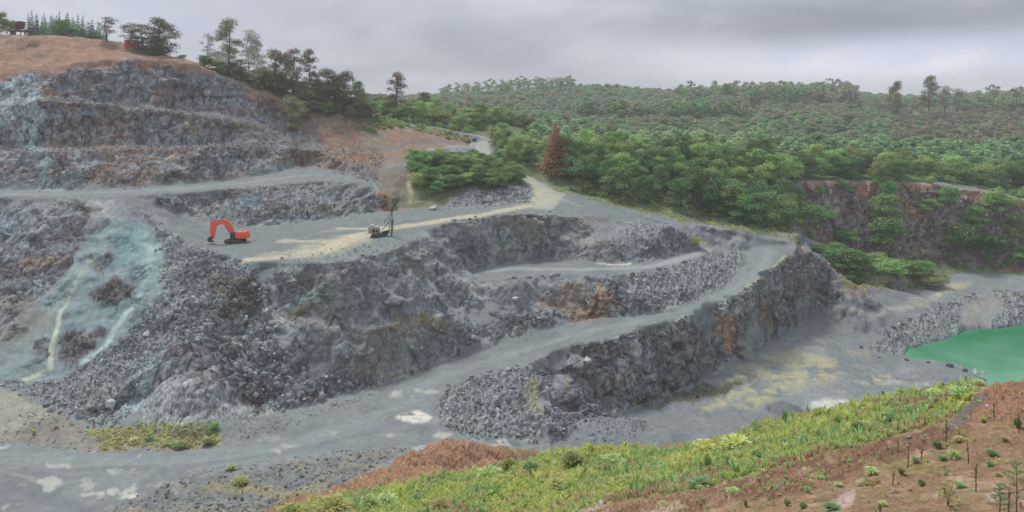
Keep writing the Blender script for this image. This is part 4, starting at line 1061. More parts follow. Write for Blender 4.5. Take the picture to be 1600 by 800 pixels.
def crown_cone(seed, h, w, col, base=.06, size=.2, n=1000, droop=.35):
    r = np.random.default_rng(seed)
    t = 1 - np.sqrt(r.random(n)) * .98
    t = np.floor(t * 13) / 13 + r.random(n) * .05
    a = r.uniform(0, 6.28, n) + np.sin(t * 60) * .4
    rad = w * .5 * (1 - t) * (r.random(n) ** .4) * (1 + .25 * np.sin(a * 3 + t * 9))
    P = np.stack([rad * np.cos(a), rad * np.sin(a), h * (base + (1 - base) * t) - rad * droop], 1)
    nn_ = np.stack([np.cos(a) * .5, np.sin(a) * .5, np.full(n, .9)], 1) + r.normal(size=(n, 3)) * .45
    nn_ /= np.linalg.norm(nn_, axis=1, keepdims=True)
    q = leaf_quads(P, nn_, size, r)
    c = np.asarray(col)[None] * np.exp(r.normal(0, .28, n))[:, None]
    return q.reshape(-1, 3), np.arange(4 * n).reshape(-1, 4), np.repeat(np.clip(c, .004, .5), 4, 0)
def crown_open(seed, h, w, col, base=.4, size=.22, nl=16, per=26):
    """tall open crown: separate clumps with sky between them"""
    r = np.random.default_rng(seed)
    L = []
    for k in range(nl):
        a = r.uniform(0, 6.28); t = (k + r.random()) / nl
        rr = w * .5 * (math.sin(math.pi * (.2 + .75 * t)) ** .8) * r.uniform(.3, 1)
        L.append((rr * math.cos(a), rr * math.sin(a), h * (base + (1 - base) * (.05 + .9 * t)), w * r.uniform(.17, .3), r.uniform(.7, 1.05)))
    return leaf_cloud(L, per * 10 / (w * w) * 9, size, r, col, .3), L
def tube(pts, radii, sides=6):
    V, F = [], []
    for (p, rd) in zip(pts, radii):
        for k in range(sides):
            a = 6.2832 * k / sides
            V.append((p[0] + rd * math.cos(a), p[1] + rd * math.sin(a), p[2]))
    for i in range(len(pts) - 1):
        for k in range(sides):
            F.append((i * sides + k, i * sides + (k + 1) % sides, (i + 1) * sides + (k + 1) % sides, (i + 1) * sides + k))
    return V, F
def trunk_mesh(seed, h, r0, lobes=None, lean=.04):
    r = np.random.default_rng(seed)
    n = 7
    pts = [(math.sin(i * 1.3 + seed) * h * lean * i / n, math.cos(i * 1.1 + seed) * h * lean * i / n, h * i / (n - 1) - .5 * (i == 0)) for i in range(n)]
    V, F = tube(pts, [r0 * (1 - .85 * i / (n - 1)) for i in range(n)])
    if lobes is not None:
        for (lx, ly, lz, lr, lf) in lobes[::2]:
            zb = max(lz - abs(lx) - abs(ly) - h * .08, h * .2); t = zb / h; i0 = min(n - 1, int(t * (n - 1)))
            b = pts[i0]
            v, f = tube([(b[0], b[1], zb), ((b[0] + lx) / 2, (b[1] + ly) / 2, (zb + lz) / 2 + .2), (lx, ly, lz)], [r0 * .3, r0 * .2, r0 * .08], 4)
            F += [tuple(x + len(V) for x in q) for q in f]; V += v
    return mesh_from("trunk", np.array(V), np.array(F), None, M_bark, True)
GR = {"deep": (.17, .32, .12), "mid": (.24, .42, .14), "fresh": (.30, .49, .15), "yellow": (.30, .41, .14), "olive": (.26, .29, .15), "brown": (.26, .215, .16), "grey": (.25, .27, .21), "rust": (.48, .22, .12), "blue": (.11, .17, .13)}
LEAF = {}
def leafmesh(key, VFC):
    LEAF[key] = mesh_from("crown", VFC[0], VFC[1], VFC[2], M_leaf, False)
    return LEAF[key]
for g in ("deep", "mid", "fresh", "yellow", "olive"):
    for s in range(3):
        leafmesh(("round", g, s), crown_round(s * 7 + len(g), 9.0, 7.4, GR[g], .05))
TR = trunk_mesh(3, 6.5, .22)
def tree_thing(name, loc, h, w, crown_key, label, group, cat="tree", trunk=None, ch=9.0, cw=7.4, rot=None):
    root = bpy.data.objects.new(name, None); COL.objects.link(root)
    root.location = loc; root.rotation_euler = (0, 0, rot if rot is not None else random.uniform(0, 6.28))
    root.scale = (w / cw, w / cw, h / ch)
    c = link("crown", LEAF[crown_key], root)
    if trunk: link("trunk", trunk, root)
    return tag(root, label, cat, group)
def small_tree(name, loc, h, w, key, label, group, cat="tree", ch=9.0, cw=7.4):
    o = link(name, LEAF[key]); o.location = loc; o.rotation_euler = (0, 0, random.uniform(0, 6.28)); o.scale = (w / cw, w / cw, h / ch)
    return tag(o, label, cat, group)
def spread_in(poly, n, gap):
    """plan points inside an outline, kept apart"""
    a = np.array(poly); out = []
    tries = 0
    while len(out) < n and tries < n * 60:
        tries += 1
        x = random.uniform(a[:, 0].min(), a[:, 0].max()); y = random.uniform(a[:, 1].min(), a[:, 1].max())
        if not _inside(np.array([x]), np.array([y]), poly)[0]: continue
        if any((x - u) ** 2 + (y - v) ** 2 < gap * gap for u, v in out): continue
        out.append((x, y))
    return out
def wood(poly, n, gap, hs, ws, kinds, name, label, group, trunk=False):
    for x, y in spread_in(poly, n, gap):
        g = random.choice(kinds)
        h = random.uniform(*hs)
        if trunk: tree_thing(name, (x, y, drop(x, y) - .4), h, random.uniform(*ws), ("round", g, random.randrange(3)), label, group, trunk=TR)
        else: small_tree(name, (x, y, drop(x, y) - .4), h, random.uniform(*ws), ("round", g, random.randrange(3)), label, group)
def W2(*p):                                              # outline given as sight column and distance
    return [((c - 800) / FOC * y, y) for c, y in p]
wood(W2((868, 243), (960, 229), (1060, 222), (1150, 220), (1238, 219), (1245, 262), (1100, 262), (1000, 262), (900, 264), (860, 262)), 88, 3.8, (9, 12.5), (7.5, 10.5), ("deep", "mid", "mid", "deep", "fresh"), "broadleaf_tree", "dense dark green broadleaf tree in the wood above the haul ramp", "trees of the wood above the ramp", True)
wood(W2((800, 262), (850, 246), (880, 262), (900, 264), (1100, 264), (1240, 264), (1240, 325), (1000, 330), (830, 325), (790, 300)), 48, 6, (4.5, 7.5), (6, 9.5), ("fresh", "mid", "yellow", "fresh"), "broadleaf_tree", "light green bushy tree in the hollow behind the dark wood", "light green trees in the hollow")
wood(W2((1238, 264), (1480, 264), (1600, 262), (1800, 258), (1800, 290), (1480, 294), (1238, 292)), 54, 5, (7, 10.5), (8, 12), ("fresh", "mid", "deep", "yellow"), "broadleaf_tree", "spreading broadleaf tree along the top of the old rock face", "trees along the top of the old face")
wood(W2((775, 262), (820, 252), (832, 262), (800, 300), (785, 330), (770, 300)), 22, 3.5, (5, 8), (5, 7.5), ("deep", "mid", "fresh"), "broadleaf_tree", "green tree crowding the right side of the pale hill road", "trees beside the hill road")
wood(W2((648, 213), (690, 209), (730, 216), (770, 220), (818, 230), (803, 246), (750, 245), (690, 241), (645, 238)), 74, 2.5, (4.0, 6.2), (5, 7.5), ("deep", "mid", "mid", "fresh"), "thicket_shrub", "shrubby green tree in the thicket between the drilling bench and the hill road", "shrubs of the thicket above the bench")
wood(W2((600, 298), (700, 315), (760, 342), (800, 345), (840, 370), (700, 380), (600, 340)), 44, 5.4, (6.5, 10.5), (8, 12), ("fresh", "mid", "fresh", "yellow"), "broadleaf_tree", "low rounded green tree on the knoll left of the hill road", "trees of the knoll")
wood(W2((395, 258), (440, 258), (500, 262), (560, 270), (585, 276), (585, 286), (520, 280), (440, 272), (395, 268)), 34, 2.6, (5, 9), (5, 7.5), ("olive", "olive", "mid", "olive"), "broadleaf_tree", "olive green bushy tree in the dense belt down the ridge above the red soil", "trees of the ridge belt")
wood(W2((318, 254), (395, 258), (395, 266), (318, 262)), 9, 3, (3, 5.5), (4, 6.5), ("olive", "yellow", "mid"), "broadleaf_tree", "low bushy tree at the foot of the skyline group", "low trees under the skyline group")
# shrubs on and before the old face
for px, py, h, w, g, lab in ((1388, 396, 11, 11, "mid", "broad green tree standing against the middle of the old rock face"), (1380, 352, 9, 8, "mid", "leafy bush climbing the cleft in the old rock face"), (1386, 318, 7, 5, "deep", "narrow bush near the top of the cleft in the old face"),
                             (1500, 405, 10, 10, "deep", "dark bush at the foot of the old face right of the broad tree"), (1520, 360, 7, 7, "mid", "bush halfway up the old face near the right edge"), (1545, 395, 7, 8, "deep", "low dark bush at the foot of the old face, second from the right edge"),
                             (1585, 380, 8, 7, "mid", "bush on the old face at the right edge of the picture"), (1480, 320, 6, 7, "mid", "small bush hanging below the rim of the old face"), (1560, 330, 7, 9, "mid", "wide bush below the rim of the old face at far right"), (1290, 345, 5, 5, "mid", "small bush on the left part of the old face"),
                             (1320, 375, 4, 7, "deep", "low scrub at the foot of the old face left of the broad tree"), (1450, 330, 4, 6, "mid", "scrub clinging to the face above the dark bush"), (1265, 365, 9, 9, "deep", "dark tree closing the left end of the old face"), (1590, 410, 5, 6, "deep", "low bush by the pinkish rock at the right edge")):
    p = see(px, py)
    small_tree("bush", (p.x, p.y - 1, p.z - .8), h * 1.3, w * 1.45, ("round", g, random.randrange(3)), lab, None, "bush")
for px, py, h, w, g, lab in ((1300, 408, 5.5, 8, "mid", "bright bush on the brow of the spur, leftmost of the row"), (1322, 425, 7, 9, "mid", "large bush above the pit floor, second from the left"), (1345, 432, 7, 7, "fresh", "tall fresh green bush at the middle of the row above the pit floor"), (1335, 440, 4, 6, "mid", "low bush in front of the tall one above the pit floor"),
                             (1385, 430, 5, 9, "fresh", "wide yellow-green bush right of the tall bush"), (1418, 432, 5, 8, "fresh", "light green bush beside the wide one, fourth along the slope"), (1440, 428, 4, 7, "mid", "small bush on the slope nearest the right-hand track"), (1370, 420, 5, 7, "fresh", "bush behind the wide yellow-green one"),
                             (1452, 440, 1.6, 8, "yellow", "flat patch of low green scrub beside the right-hand track"), (1282, 396, 3, 6, "fresh", "low bush touching the top bend of the haul ramp"), (1086, 380, 1.8, 4, "yellow", "little yellow-green bush on the island inside the ramp bend")):
    p = see(px, py)
    small_tree("bush", (p.x, p.y, p.z - .4), h * 1.15, w * 1.35, ("round", g, random.randrange(3)), lab, None, "bush")
# rust coloured conifer
leafmesh("cone_rust", crown_cone(5, 12, 7, GR["rust"], size=.24, n=2600))
leafmesh("cone_blue", crown_cone(8, 12, 4.2, GR["blue"], size=.2, n=1100))
leafmesh("cone_green", crown_cone(9, 12, 3.6, GR["mid"], size=.2, n=1000))
M_rust = leaf_material("rust_needles")
for n in M_rust.node_tree.nodes:
    if n.type == 'MAP_RANGE' and n.inputs[4].default_value > 1: n.inputs[3].default_value = 1.15; n.inputs[4].default_value = 1.15
    elif n.type == 'MAP_RANGE': n.inputs[3].default_value = .5; n.inputs[4].default_value = .5
LEAF["cone_rust"].materials[0] = M_rust
p = see(868, 268)
tree_thing("conifer", (p.x, p.y, p.z), 17, 13, "cone_rust", "rust brown conical tree standing out of the green wood beside the hill road", None, trunk=trunk_mesh(4, 9, .25), ch=12, cw=7)
# trees on the hill's shoulder
OPEN = {}
for s, (g, hh, w_) in enumerate((("olive", 15, 6.5), ("brown", 14, 6), ("grey", 15, 6), ("olive", 12, 8))):
    (vfc, L) = crown_open(30 + s, hh, w_, GR[g], (.22, .22, .3, .06)[s], size=.2, nl=(22, 20, 16, 24)[s], per=(30, 26, 18, 34)[s])
    leafmesh(("open", s), vfc); OPEN[s] = (trunk_mesh(60 + s, hh * .95, .26, L), hh, w_)
def open_tree(px, py, top, wpx, s, lab, grp=None, yy=None):
    p = see(px, py)
    if yy: p = Vector(((px - 800) / FOC * yy, yy, drop((px - 800) / FOC * yy, yy)))
    h = (py - top) / FOC * p.y
    t, hh, w_ = OPEN[s]
    return tree_thing("tall_tree", (p.x, p.y, p.z - .3), h, wpx / FOC * p.y, ("open", s), lab, grp, trunk=t, ch=hh, cw=w_)
for a in ((358, 116, 30, 40, 0, "tallest open-crowned tree on the skyline left of centre, olive leaves"), (388, 124, 46, 36, 2, "grey-green open tree just right of the tallest skyline tree"), (402, 128, 62, 26, 0, "slimmer tree third along the skyline group"),
          (430, 146, 78, 52, 3, "broad olive tree at the bend of the ridge"), (458, 150, 74, 34, 1, "brown-topped tall tree behind the broad olive one"), (483, 152, 75, 30, 1, "slender brown tree at the right of the ridge pair"), (512, 166, 108, 50, 3, "olive tree lower down the ridge, before the brownish one"),
          (540, 176, 112, 44, 3, "brownish tree at the lower end of the ridge row"), (560, 184, 138, 34, 3, "last low tree of the ridge row above the red soil"), (342, 106, 80, 40, 3, "low olive bush-like tree under the tallest skyline tree"), (375, 124, 92, 50, 3, "low spreading tree under the skyline group"),
          (455, 205, 150, 44, 3, "dark bushy tree rooted in the brown gully below the ridge"), (476, 190, 140, 40, 3, "tree growing at the head of the brown gully"), (412, 140, 104, 40, 3, "dark tree below the slimmer skyline tree"),
          (166, 64, 25, 34, 2, "airy grey tree on the hilltop right of the conifer row"), (205, 74, 34, 36, 2, "grey leaning tree left of the red cabin on the hilltop"), (222, 80, 36, 46, 1, "dark brown dome-shaped tree behind the red cabin"), (248, 86, 28, 52, 3, "big rounded dark tree at the right end of the hilltop"),
          (240, 86, 56, 40, 3, "lower olive tree at the foot of the big rounded one"), (620, 186, 111, 34, 1, "solitary reddish-brown tree above the green knoll"), (325, 100, 52, 22, 2, "pale thin tree standing left of the tallest skyline tree")):
    open_tree(*a)
p = see(322, 104); small_tree("bush", (p.x, p.y, p.z), 4, 7, ("round", "fresh", 1), "fresh green bush at the foot of the pale thin tree", None, "bush")
p = see(285, 93); small_tree("bush", (p.x, p.y, p.z - .4), 2.4, 5, ("round", "yellow", 2), "small yellowish bush on the bare skyline", None, "bush")
p = see(232, 82); small_tree("bush", (p.x, p.y, p.z - .6), 3.2, 7, ("round", "yellow", 0), "light bush on the slope just right of the red cabin", None, "bush")
def at_y(px, y):
    x = (px - 800) / FOC * y
    return Vector((x, y, drop(x, y)))
p = at_y(4, 270); small_tree("broadleaf_tree", (p.x, p.y, p.z - 3), 12, 8.5, ("round", "fresh", 1), "bright green tree at the top left corner on the hilltop", None)
for px, y, h, w, g, lab in ((667, 400, 12.5, 11, "deep", "round dark tree on the skyline right of the reddish-brown one"), (590, 345, 9, 14, "deep", "dark bush-like tree hiding the foot of the dark-roofed house"), (556, 300, 12, 8, "deep", "small dark round tree at the end of the ridge row")):
    p = at_y(px, y); tree_thing("broadleaf_tree", (p.x, p.y, p.z - .4), h, w, ("round", g, random.randrange(3)), lab, None, trunk=TR)
for k in range(44):
    px = 44 + k * 2.8 + random.uniform(-1.5, 1.5)
    p = at_y(px, random.uniform(280, 292))
    h = random.uniform(9.5, 14) * (1.0 - .2 * (k > 34))
    tree_thing("conifer", (p.x, p.y, p.z - .3), h, random.uniform(3.4, 5.0), "cone_blue" if random.random() < .6 else "cone_green", "narrow dark conifer in the row along the hilltop", "conifers in the hilltop row", ch=12, cw=4)
p = at_y(100, 276); small_tree("bush", (p.x, p.y, p.z - .4), 8, 11, ("round", "deep", 0), "brownish bushy tree in the middle of the conifer row", None, "bush")
for px, py, top, kk, lab in ((1452, 168, 120, 0, "tallest lone pine on the right-hand skyline"), (1475, 170, 134, 2, "shorter pine right of the tallest skyline pine"), (1402, 165, 128, 3, "dome-crowned tree alone on the right-hand skyline"), (1495, 172, 138, 2, "thin pine third in the skyline trio")):
    p = at_y(px, 560); h = (175 + (CAMZ - p.z) / 560 * FOC - top) / FOC * 560
    t, hh, w_ = OPEN[kk]
    tree_thing("tall_tree", (p.x, p.y, p.z), h, 13, ("open", kk), lab, None, trunk=t, ch=hh, cw=w_)

# far woods and scrub, one mass each
FARK = []
for s, (g, hh, w_) in enumerate((("deep", 9, 7), ("mid", 8, 8), ("olive", 8, 8), ("fresh", 7, 7), ("brown", 9, 7))):
    FARK.append(crown_round(200 + s, hh, w_, (np.array(GR[g]) * .7 + .3 * np.mean(GR[g])) * 1.1, .05, nl=9, per=16, size=.55))
PINE = []
for s, g in enumerate(("deep", "olive", "grey")):
    v, f, c = leaf_cloud([(math.cos(a) * 1.2, math.sin(a) * 1.2, 9.5 + 1.6 * k, 1.7, .8) for k, a in enumerate((0, 2, 4, 1))], 9, .7, np.random.default_rng(300 + s), np.array(GR[g]) * 1.15)
    tv, tf = tube([(0, 0, -1), (0, 0, 11)], [.35, .12], 4); tf = np.array(tf)
    PINE.append((np.concatenate([v, tv]), np.concatenate([f, tf + len(v)]), np.concatenate([c, np.tile(np.array([[.12, .11, .1]]), (len(tv), 1))])))
def mass(name, items, label, cat="woodland"):
    Vs, Fs, Cs, o_ = [], [], [], 0
    for (V, F, c), x, y, z, sc, sz, rot, k in items:
        ca, sa = math.cos(rot), math.sin(rot)
        P = np.stack([(V[:, 0] * ca - V[:, 1] * sa) * sc + x, (V[:, 0] * sa + V[:, 1] * ca) * sc + y, V[:, 2] * sz + z], 1)
        Vs.append(P); Fs.append(F + o_); Cs.append(c * k); o_ += len(V)
    o = link(name, mesh_from(name, np.concatenate(Vs), np.concatenate(Fs), np.concatenate(Cs), M_leaf, False))
    return tag(o, label, cat, None, "stuff")
items = []
def far_add(px0, px1, y0, y1, n, kinds, s0, s1, dens=None):
    for _ in range(n):
        px = random.uniform(px0, px1); y = math.sqrt(random.uniform(y0 * y0, y1 * y1)); x = (px - 800) / FOC * y
        if dens and not dens(px, y): continue
        s = random.uniform(s0, s1)
        items.append((random.choice(kinds), x, y, drop(x, y) - .5, s * random.uniform(1.1, 1.5), s * random.uniform(.8, 1.15), random.uniform(0, 6), random.uniform(.88, 1.12)))
D_, M__, O_, F_, B_ = FARK
far_add(560, 1750, 840, 1060, 1500, (D_, D_, O_, M__), .9, 1.5)
far_add(560, 1750, 640, 860, 1300, (D_, O_, O_, M__, B_), .8, 1.3, lambda px, y: px < 1320 or random.random() < .6)
far_add(820, 1330, 470, 660, 900, (O_, M__, D_, B_, O_), .6, 1.05)
far_add(640, 1260, 370, 480, 420, (M__, F_, O_, D_), .5, .95)
far_add(1230, 1750, 292, 370, 330, (M__, F_, M__, D_), .6, 1.05)
far_add(830, 1240, 275, 370, 240, (F_, M__, F_), .5, .9)
far_add(1330, 1750, 360, 640, 900, (O_, O_, B_, B_, M__), .3, .7)
far_add(1240, 1400, 360, 640, 260, (O_, M__, D_), .5, .9)
far_add(1500, 1750, 600, 800, 300, (D_, O_, M__), .9, 1.3)
far_add(895, 1165, 560, 640, 300, PINE, .8, 1.3)
far_add(1060, 1340, 700, 830, 420, PINE, .8, 1.7)
far_add(1500, 1750, 560, 640, 45, PINE, .6, 1.4)
far_add(690, 900, 900, 1040, 120, PINE, .8, 1.6)
mass("woodland", items, "far wooded hills reading as one mass of dark green and olive trees")
items = []
def under(poly, n, kinds, s0, s1):
    for x, y in spread_in(poly, n, .8):
        s = random.uniform(s0, s1); items.append((random.choice(kinds), x, y, drop(x, y) - .4, s, s * .8, random.uniform(0, 6), random.uniform(.8, 1.2)))
UK = [crown_round(220 + s, 3.0, 3.4, np.array(GR[g]), .0, nl=7, per=30, size=.17) for s, g in enumerate(("mid", "fresh", "yellow", "deep", "olive"))]
under(W2((866, 240), (960, 226), (1060, 219), (1150, 217), (1240, 215), (1245, 225), (1060, 230), (960, 236)), 120, UK[:4], .3, .8)
under(W2((800, 256), (870, 240), (1240, 262), (1240, 330), (800, 330)), 300, UK[:3], .7, 1.4)
under(W2((1240, 258), (1800, 256), (1800, 350), (1240, 350)), 330, UK[:4], .7, 1.5)
under(W2((640, 226), (700, 222), (815, 228), (805, 250), (640, 240)), 110, UK[:4], .4, .9)
under(W2((600, 292), (740, 312), (760, 335), (800, 340), (840, 370), (560, 370), (560, 300)), 260, UK[:4], .6, 1.4)
under(W2((1250, 238), (1300, 246), (1480, 246), (1800, 238), (1800, 244), (1300, 252)), 110, UK, .4, 1.0)
under(W2((480, 262), (560, 272), (600, 286), (560, 292), (480, 280)), 60, (UK[4], UK[2], UK[0]), .4, .9)
under(W2((560, 262), (600, 270), (735, 298), (733, 304), (600, 286), (560, 276)), 150, (UK[2], UK[0], UK[1]), .3, .8)
under(W2((1290, 222), (1330, 212), (1480, 230), (1500, 242), (1400, 240)), 90, UK, .25, .6)
under(W2((340, 256), (440, 262), (540, 272), (540, 280), (340, 266)), 90, (UK[4], UK[2], UK[0]), .4, 1.0)
under(W2((210, 255), (262, 256), (262, 262), (210, 264)), 24, (UK[4], UK[2]), .4, .9)
mass("undergrowth", items, "low scrub and brambles filling the gaps between the trees", "undergrowth")

# ---------------------------------------------------------------- plants of the near bank
def pix(px, py, h_px, w_px, key, label, grp=None, name="shrub", cat="shrub", ch=3.0, cw=3.4):
    p = see(px, py)
    h = h_px / FOC * p.y * .85; w = w_px / FOC * p.y * .9
    o = link(name, LEAF[key]); o.location = (p.x, p.y, p.z - h * .08); o.rotation_euler = (0, 0, random.uniform(0, 6.28)); o.scale = (w / cw, w / cw, h / ch)
    return tag(o, label, cat, grp)
GG = {"lime": (.52, .58, .19), "grass": (.42, .52, .2), "herb": (.34, .48, .21), "dark": (.27, .44, .2), "straw": (.56, .5, .27), "rusty": (.42, .33, .21)}
def herb(seed, col, n=170, wid=.07, lean=.9):
    """blades and stems fanning out of one root, leafy towards the tips"""
    r = np.random.default_rng(seed)
    a = r.uniform(0, 6.28, n); q = lean * 1.7 * np.sqrt(r.random(n)); hh = 3 * (1 - .35 * (q / 1.8) ** 2) * r.uniform(.35, 1, n) ** .8
    dr = np.stack([np.cos(a), np.sin(a), np.zeros(n)], 1)
    sd_ = np.stack([-np.sin(a + r.normal(0, .8, n)), np.cos(a + r.normal(0, .8, n)), r.normal(0, .25, n)], 1)
    V, Cc = [], []
    L = [dr * 0, dr * (q * .35)[:, None] + np.stack([0 * q, 0 * q, hh * .55], 1), dr * (q * .75)[:, None] + np.stack([0 * q, 0 * q, hh * .9], 1), dr * q[:, None] + np.stack([0 * q, 0 * q, hh * .93], 1)]
    W = [.35, 1.3, 1.6, .15]
    ww_ = wid * r.uniform(.6, 1.5, n)
    c = np.asarray(col)[None] * np.exp(r.normal(0, .22, n))[:, None] * (1 + (r.random(n)[:, None] - .5) * np.array([.5, 0, .1]))
    for k in range(3):
        V.append(np.stack([L[k] - sd_ * (ww_ * W[k])[:, None], L[k] + sd_ * (ww_ * W[k])[:, None], L[k + 1] + sd_ * (ww_ * W[k + 1])[:, None], L[k + 1] - sd_ * (ww_ * W[k + 1])[:, None]], 1))
        Cc.append(np.repeat(c, 4, 0))
    V = np.concatenate(V).reshape(-1, 3)
    return V, np.arange(len(V)).reshape(-1, 4), np.clip(np.concatenate(Cc), .01, .7)
HERB = {k: [herb(400 + i * 3 + j, np.array(v) * 1.35, 260, .055) for j in range(2)] for i, (k, v) in enumerate(GG.items())}
HERBS = {k: [herb(500 + i * 3 + j, np.array(v) * 1.15, 15, .12, .8) for j in range(3)] for i, (k, v) in enumerate(GG.items())}
for k in GG:
    for j in range(2): leafmesh(("herb", k, j), HERB[k][j])
items = []
sv = fbm(np.stack([Px / 3.5, Py / 3.5, Px * 0], 1), 3, 90)
def herbs(mask, n, kinds, s0, s1, tall=1.0, small=True):
    ii, ss = scatter(mask, n, s0, s1, 1.6)
    for i, s_ in zip(ii, ss):
        v = sv[i] * 1.15 + random.gauss(0, .17)
        k = kinds[min(len(kinds) - 1, max(0, int((v + 1) / 2 * len(kinds))))]
        items.append((random.choice(HERBS[k]), G2[i, 0], G2[i, 1], G2[i, 2] + CAMZ - .03, s_, s_ * tall * random.uniform(.8, 1.4), random.uniform(0, 6), random.uniform(.88, 1.12)))
edge = strip * np.clip(1 - area([(700, 815), (860, 796), (1000, 775), (1150, 746), (1300, 703), (1430, 668), (1500, 640), (1480, 660), (1300, 725), (1050, 790)], .6), 0, 1)
herbs(strip, 42000, ("rusty", "straw", "grass", "herb", "grass", "lime", "lime", "straw"), .06, .16, 1.1)
herbs(edge, 3200, ("herb", "herb", "grass", "grass", "lime", "lime"), .12, .28, 1.1)
fieldm = bank * (1 - strip) * (1 - clay) * (Py < 50) * (Px > -20)
herbs(fieldm * (1 - lip), 6500, ("straw", "grass", "rusty", "grass", "straw", "lime"), .02, .085, .8)
herbs(clay, 260, ("straw", "rusty", "grass"), .05, .15)
herbs(lip, 700, ("herb", "grass", "straw"), .03, .09)
herbs(verge, 900, ("straw", "straw", "grass", "rusty", "lime"), .1, .32, .6)
herbs(stony, 260, ("straw", "rusty", "grass"), .06, .2, .6)
herbs(stroke([(870, 298), (960, 318), (1060, 341), (1150, 356), (1245, 372)], 2.2), 420, ("grass", "herb", "lime", "straw"), .15, .4, .6)
herbs(alg, 420, ("rusty", "dark", "rusty", "straw"), .06, .2, .5)
herbs(scr, 800, ("grass", "herb", "straw", "rusty"), .15, .45, .6)
herbs(stroke([(1490, 418), (1540, 421), (1600, 430), (1700, 436)], 2.2), 200, ("grass", "herb"), .15, .4, .6)
herbs(red * sstep(0, .6, nC), 500, ("straw", "grass", "rusty"), .1, .3, .5)
herbs(brown, 40, ("straw", "rusty", "straw"), .12, .35, .6)
mass("grass", items, "rough grass and weeds growing on the bank and along the track verges", "grass")
# shrubs one can tell apart along the bank
for px, py, h, w, k, lab in ((455, 812, 30, 70, "lime", "bright yellow-green shrub at the bottom edge, leftmost on the bank"), (520, 806, 38, 90, "lime", "broad lime-green shrub beside the leftmost one"), (577, 800, 38, 44, "herb", "dark green shrub right of the broad lime-green one"),
                             (605, 790, 24, 50, "herb", "mid green shrub on the bank behind the dark one"), (655, 790, 28, 36, "dark", "small bluish-green shrub under the brown earth berm"), (690, 800, 26, 60, "lime", "yellow-green shrub at the bottom edge under the berm"),
                             (765, 750, 26, 60, "herb", "leafy shrub on the bank's rim right of the earth berm"), (795, 738, 30, 40, "lime", "yellow shrub on the rim right of the earth berm"), (830, 742, 30, 44, "herb", "upright green weed on the rim left of the grey gravel heap"), (895, 735, 40, 60, "grass", "tall soft green shrub on the rim below the grey gravel heap"),
                             (960, 730, 26, 60, "herb", "green weed patch on the rim right of the tall soft shrub"), (1025, 735, 18, 30, "dark", "dark little shrub at the middle of the bank"), (1100, 712, 36, 50, "lime", "lime shrub on the rim right of the brown earth patch"), (1150, 706, 36, 70, "lime", "brightest yellow-green shrub on the rim"),
                             (1105, 735, 40, 22, "herb", "slender green weed standing below the lime shrub"), (1185, 725, 30, 44, "dark", "dark green shrub below the brightest one"), (1226, 668, 42, 14, "herb", "single upright stem rising in front of the small dark heap"), (1260, 700, 30, 36, "dark", "dark shrub on the bank below the small dark heap"),
                             (1283, 655, 24, 46, "lime", "lime clump on the rim right of the small dark heap"), (1345, 680, 28, 50, "dark", "bluish shrub halfway up the bank"), (1390, 665, 26, 50, "dark", "dark shrub right of the bluish one"), (1408, 622, 22, 26, "grass", "fresh weed on the rim above the dark shrubs"),
                             (1462, 622, 20, 40, "grass", "green clump on the rim near the right-hand brown mound"), (1505, 622, 24, 60, "herb", "green shrub touching the right-hand brown mound"), (1530, 604, 16, 26, "grass", "small fresh shrub at the top of the brown mound"), (1430, 650, 22, 50, "herb", "low weed patch right of the dark shrubs"),
                             (1100, 760, 18, 60, "herb", "low weeds close behind the lip of brown clods"), (985, 758, 20, 50, "grass", "grassy clump at the foot of the bank, centre"), (870, 765, 22, 50, "grass", "grassy clump at the foot of the bank, left of centre"), (1230, 700, 20, 40, "herb", "leafy weed between the dark shrubs"),
                             (232, 690, 12, 24, "herb", "small green bush at the roadside, left of the buttress"), (282, 700, 14, 36, "grass", "yellowish roadside bush in the middle of the verge"), (335, 672, 20, 26, "dark", "dark roadside bush at the right end of the verge"), (325, 695, 14, 30, "herb", "low bush under the dark roadside bush"),
                             (53, 678, 12, 10, "grass", "tiny green bush alone on the brown heap at far left"), (362, 735, 14, 24, "herb", "small bush on the near side of the haul road"), (375, 755, 12, 40, "grass", "grassy bush below the one at the road's near side"), (210, 690, 10, 20, "straw", "dry tuft left of the green roadside bush")):
    pix(px, py, h, w, ("herb", k, random.randrange(2)), lab)
weedspots = [(1465, 700, 26, 26, "herb"), (1490, 715, 22, 30, "grass"), (1472, 718, 14, 24, "dark"), (1430, 722, 20, 22, "herb"), (1408, 740, 22, 22, "grass"), (1362, 740, 20, 34, "herb"), (1550, 712, 20, 26, "herb"), (1548, 728, 14, 26, "dark"), (1440, 760, 24, 20, "herb"),
             (1500, 690, 16, 30, "straw"), (1570, 690, 18, 20, "straw"), (1282, 748, 10, 22, "dark"), (1262, 770, 22, 18, "herb"), (1230, 790, 24, 20, "grass"), (1255, 795, 22, 22, "herb"), (1300, 798, 22, 44, "dark"), (1310, 760, 14, 20, "grass"), (1500, 760, 14, 30, "dark"), (1380, 790, 14, 20, "grass"),
             (1350, 758, 12, 36, "straw"), (1535, 660, 20, 14, "grass"), (1590, 668, 34, 22, "herb"), (1145, 770, 16, 34, "herb"), (1165, 792, 26, 12, "lime"), (1035, 790, 12, 26, "grass"), (1375, 800, 30, 10, "lime"), (1560, 745, 12, 20, "rusty"), (1400, 770, 12, 20, "straw")]
for px, py, h, w, k in weedspots:
    pix(px, py, h * .7, w * .95, ("herb", k, random.randrange(2)), "small weed growing on the bare brown soil in the lower right of the picture", "weeds on the bare soil", "weed", "weed")
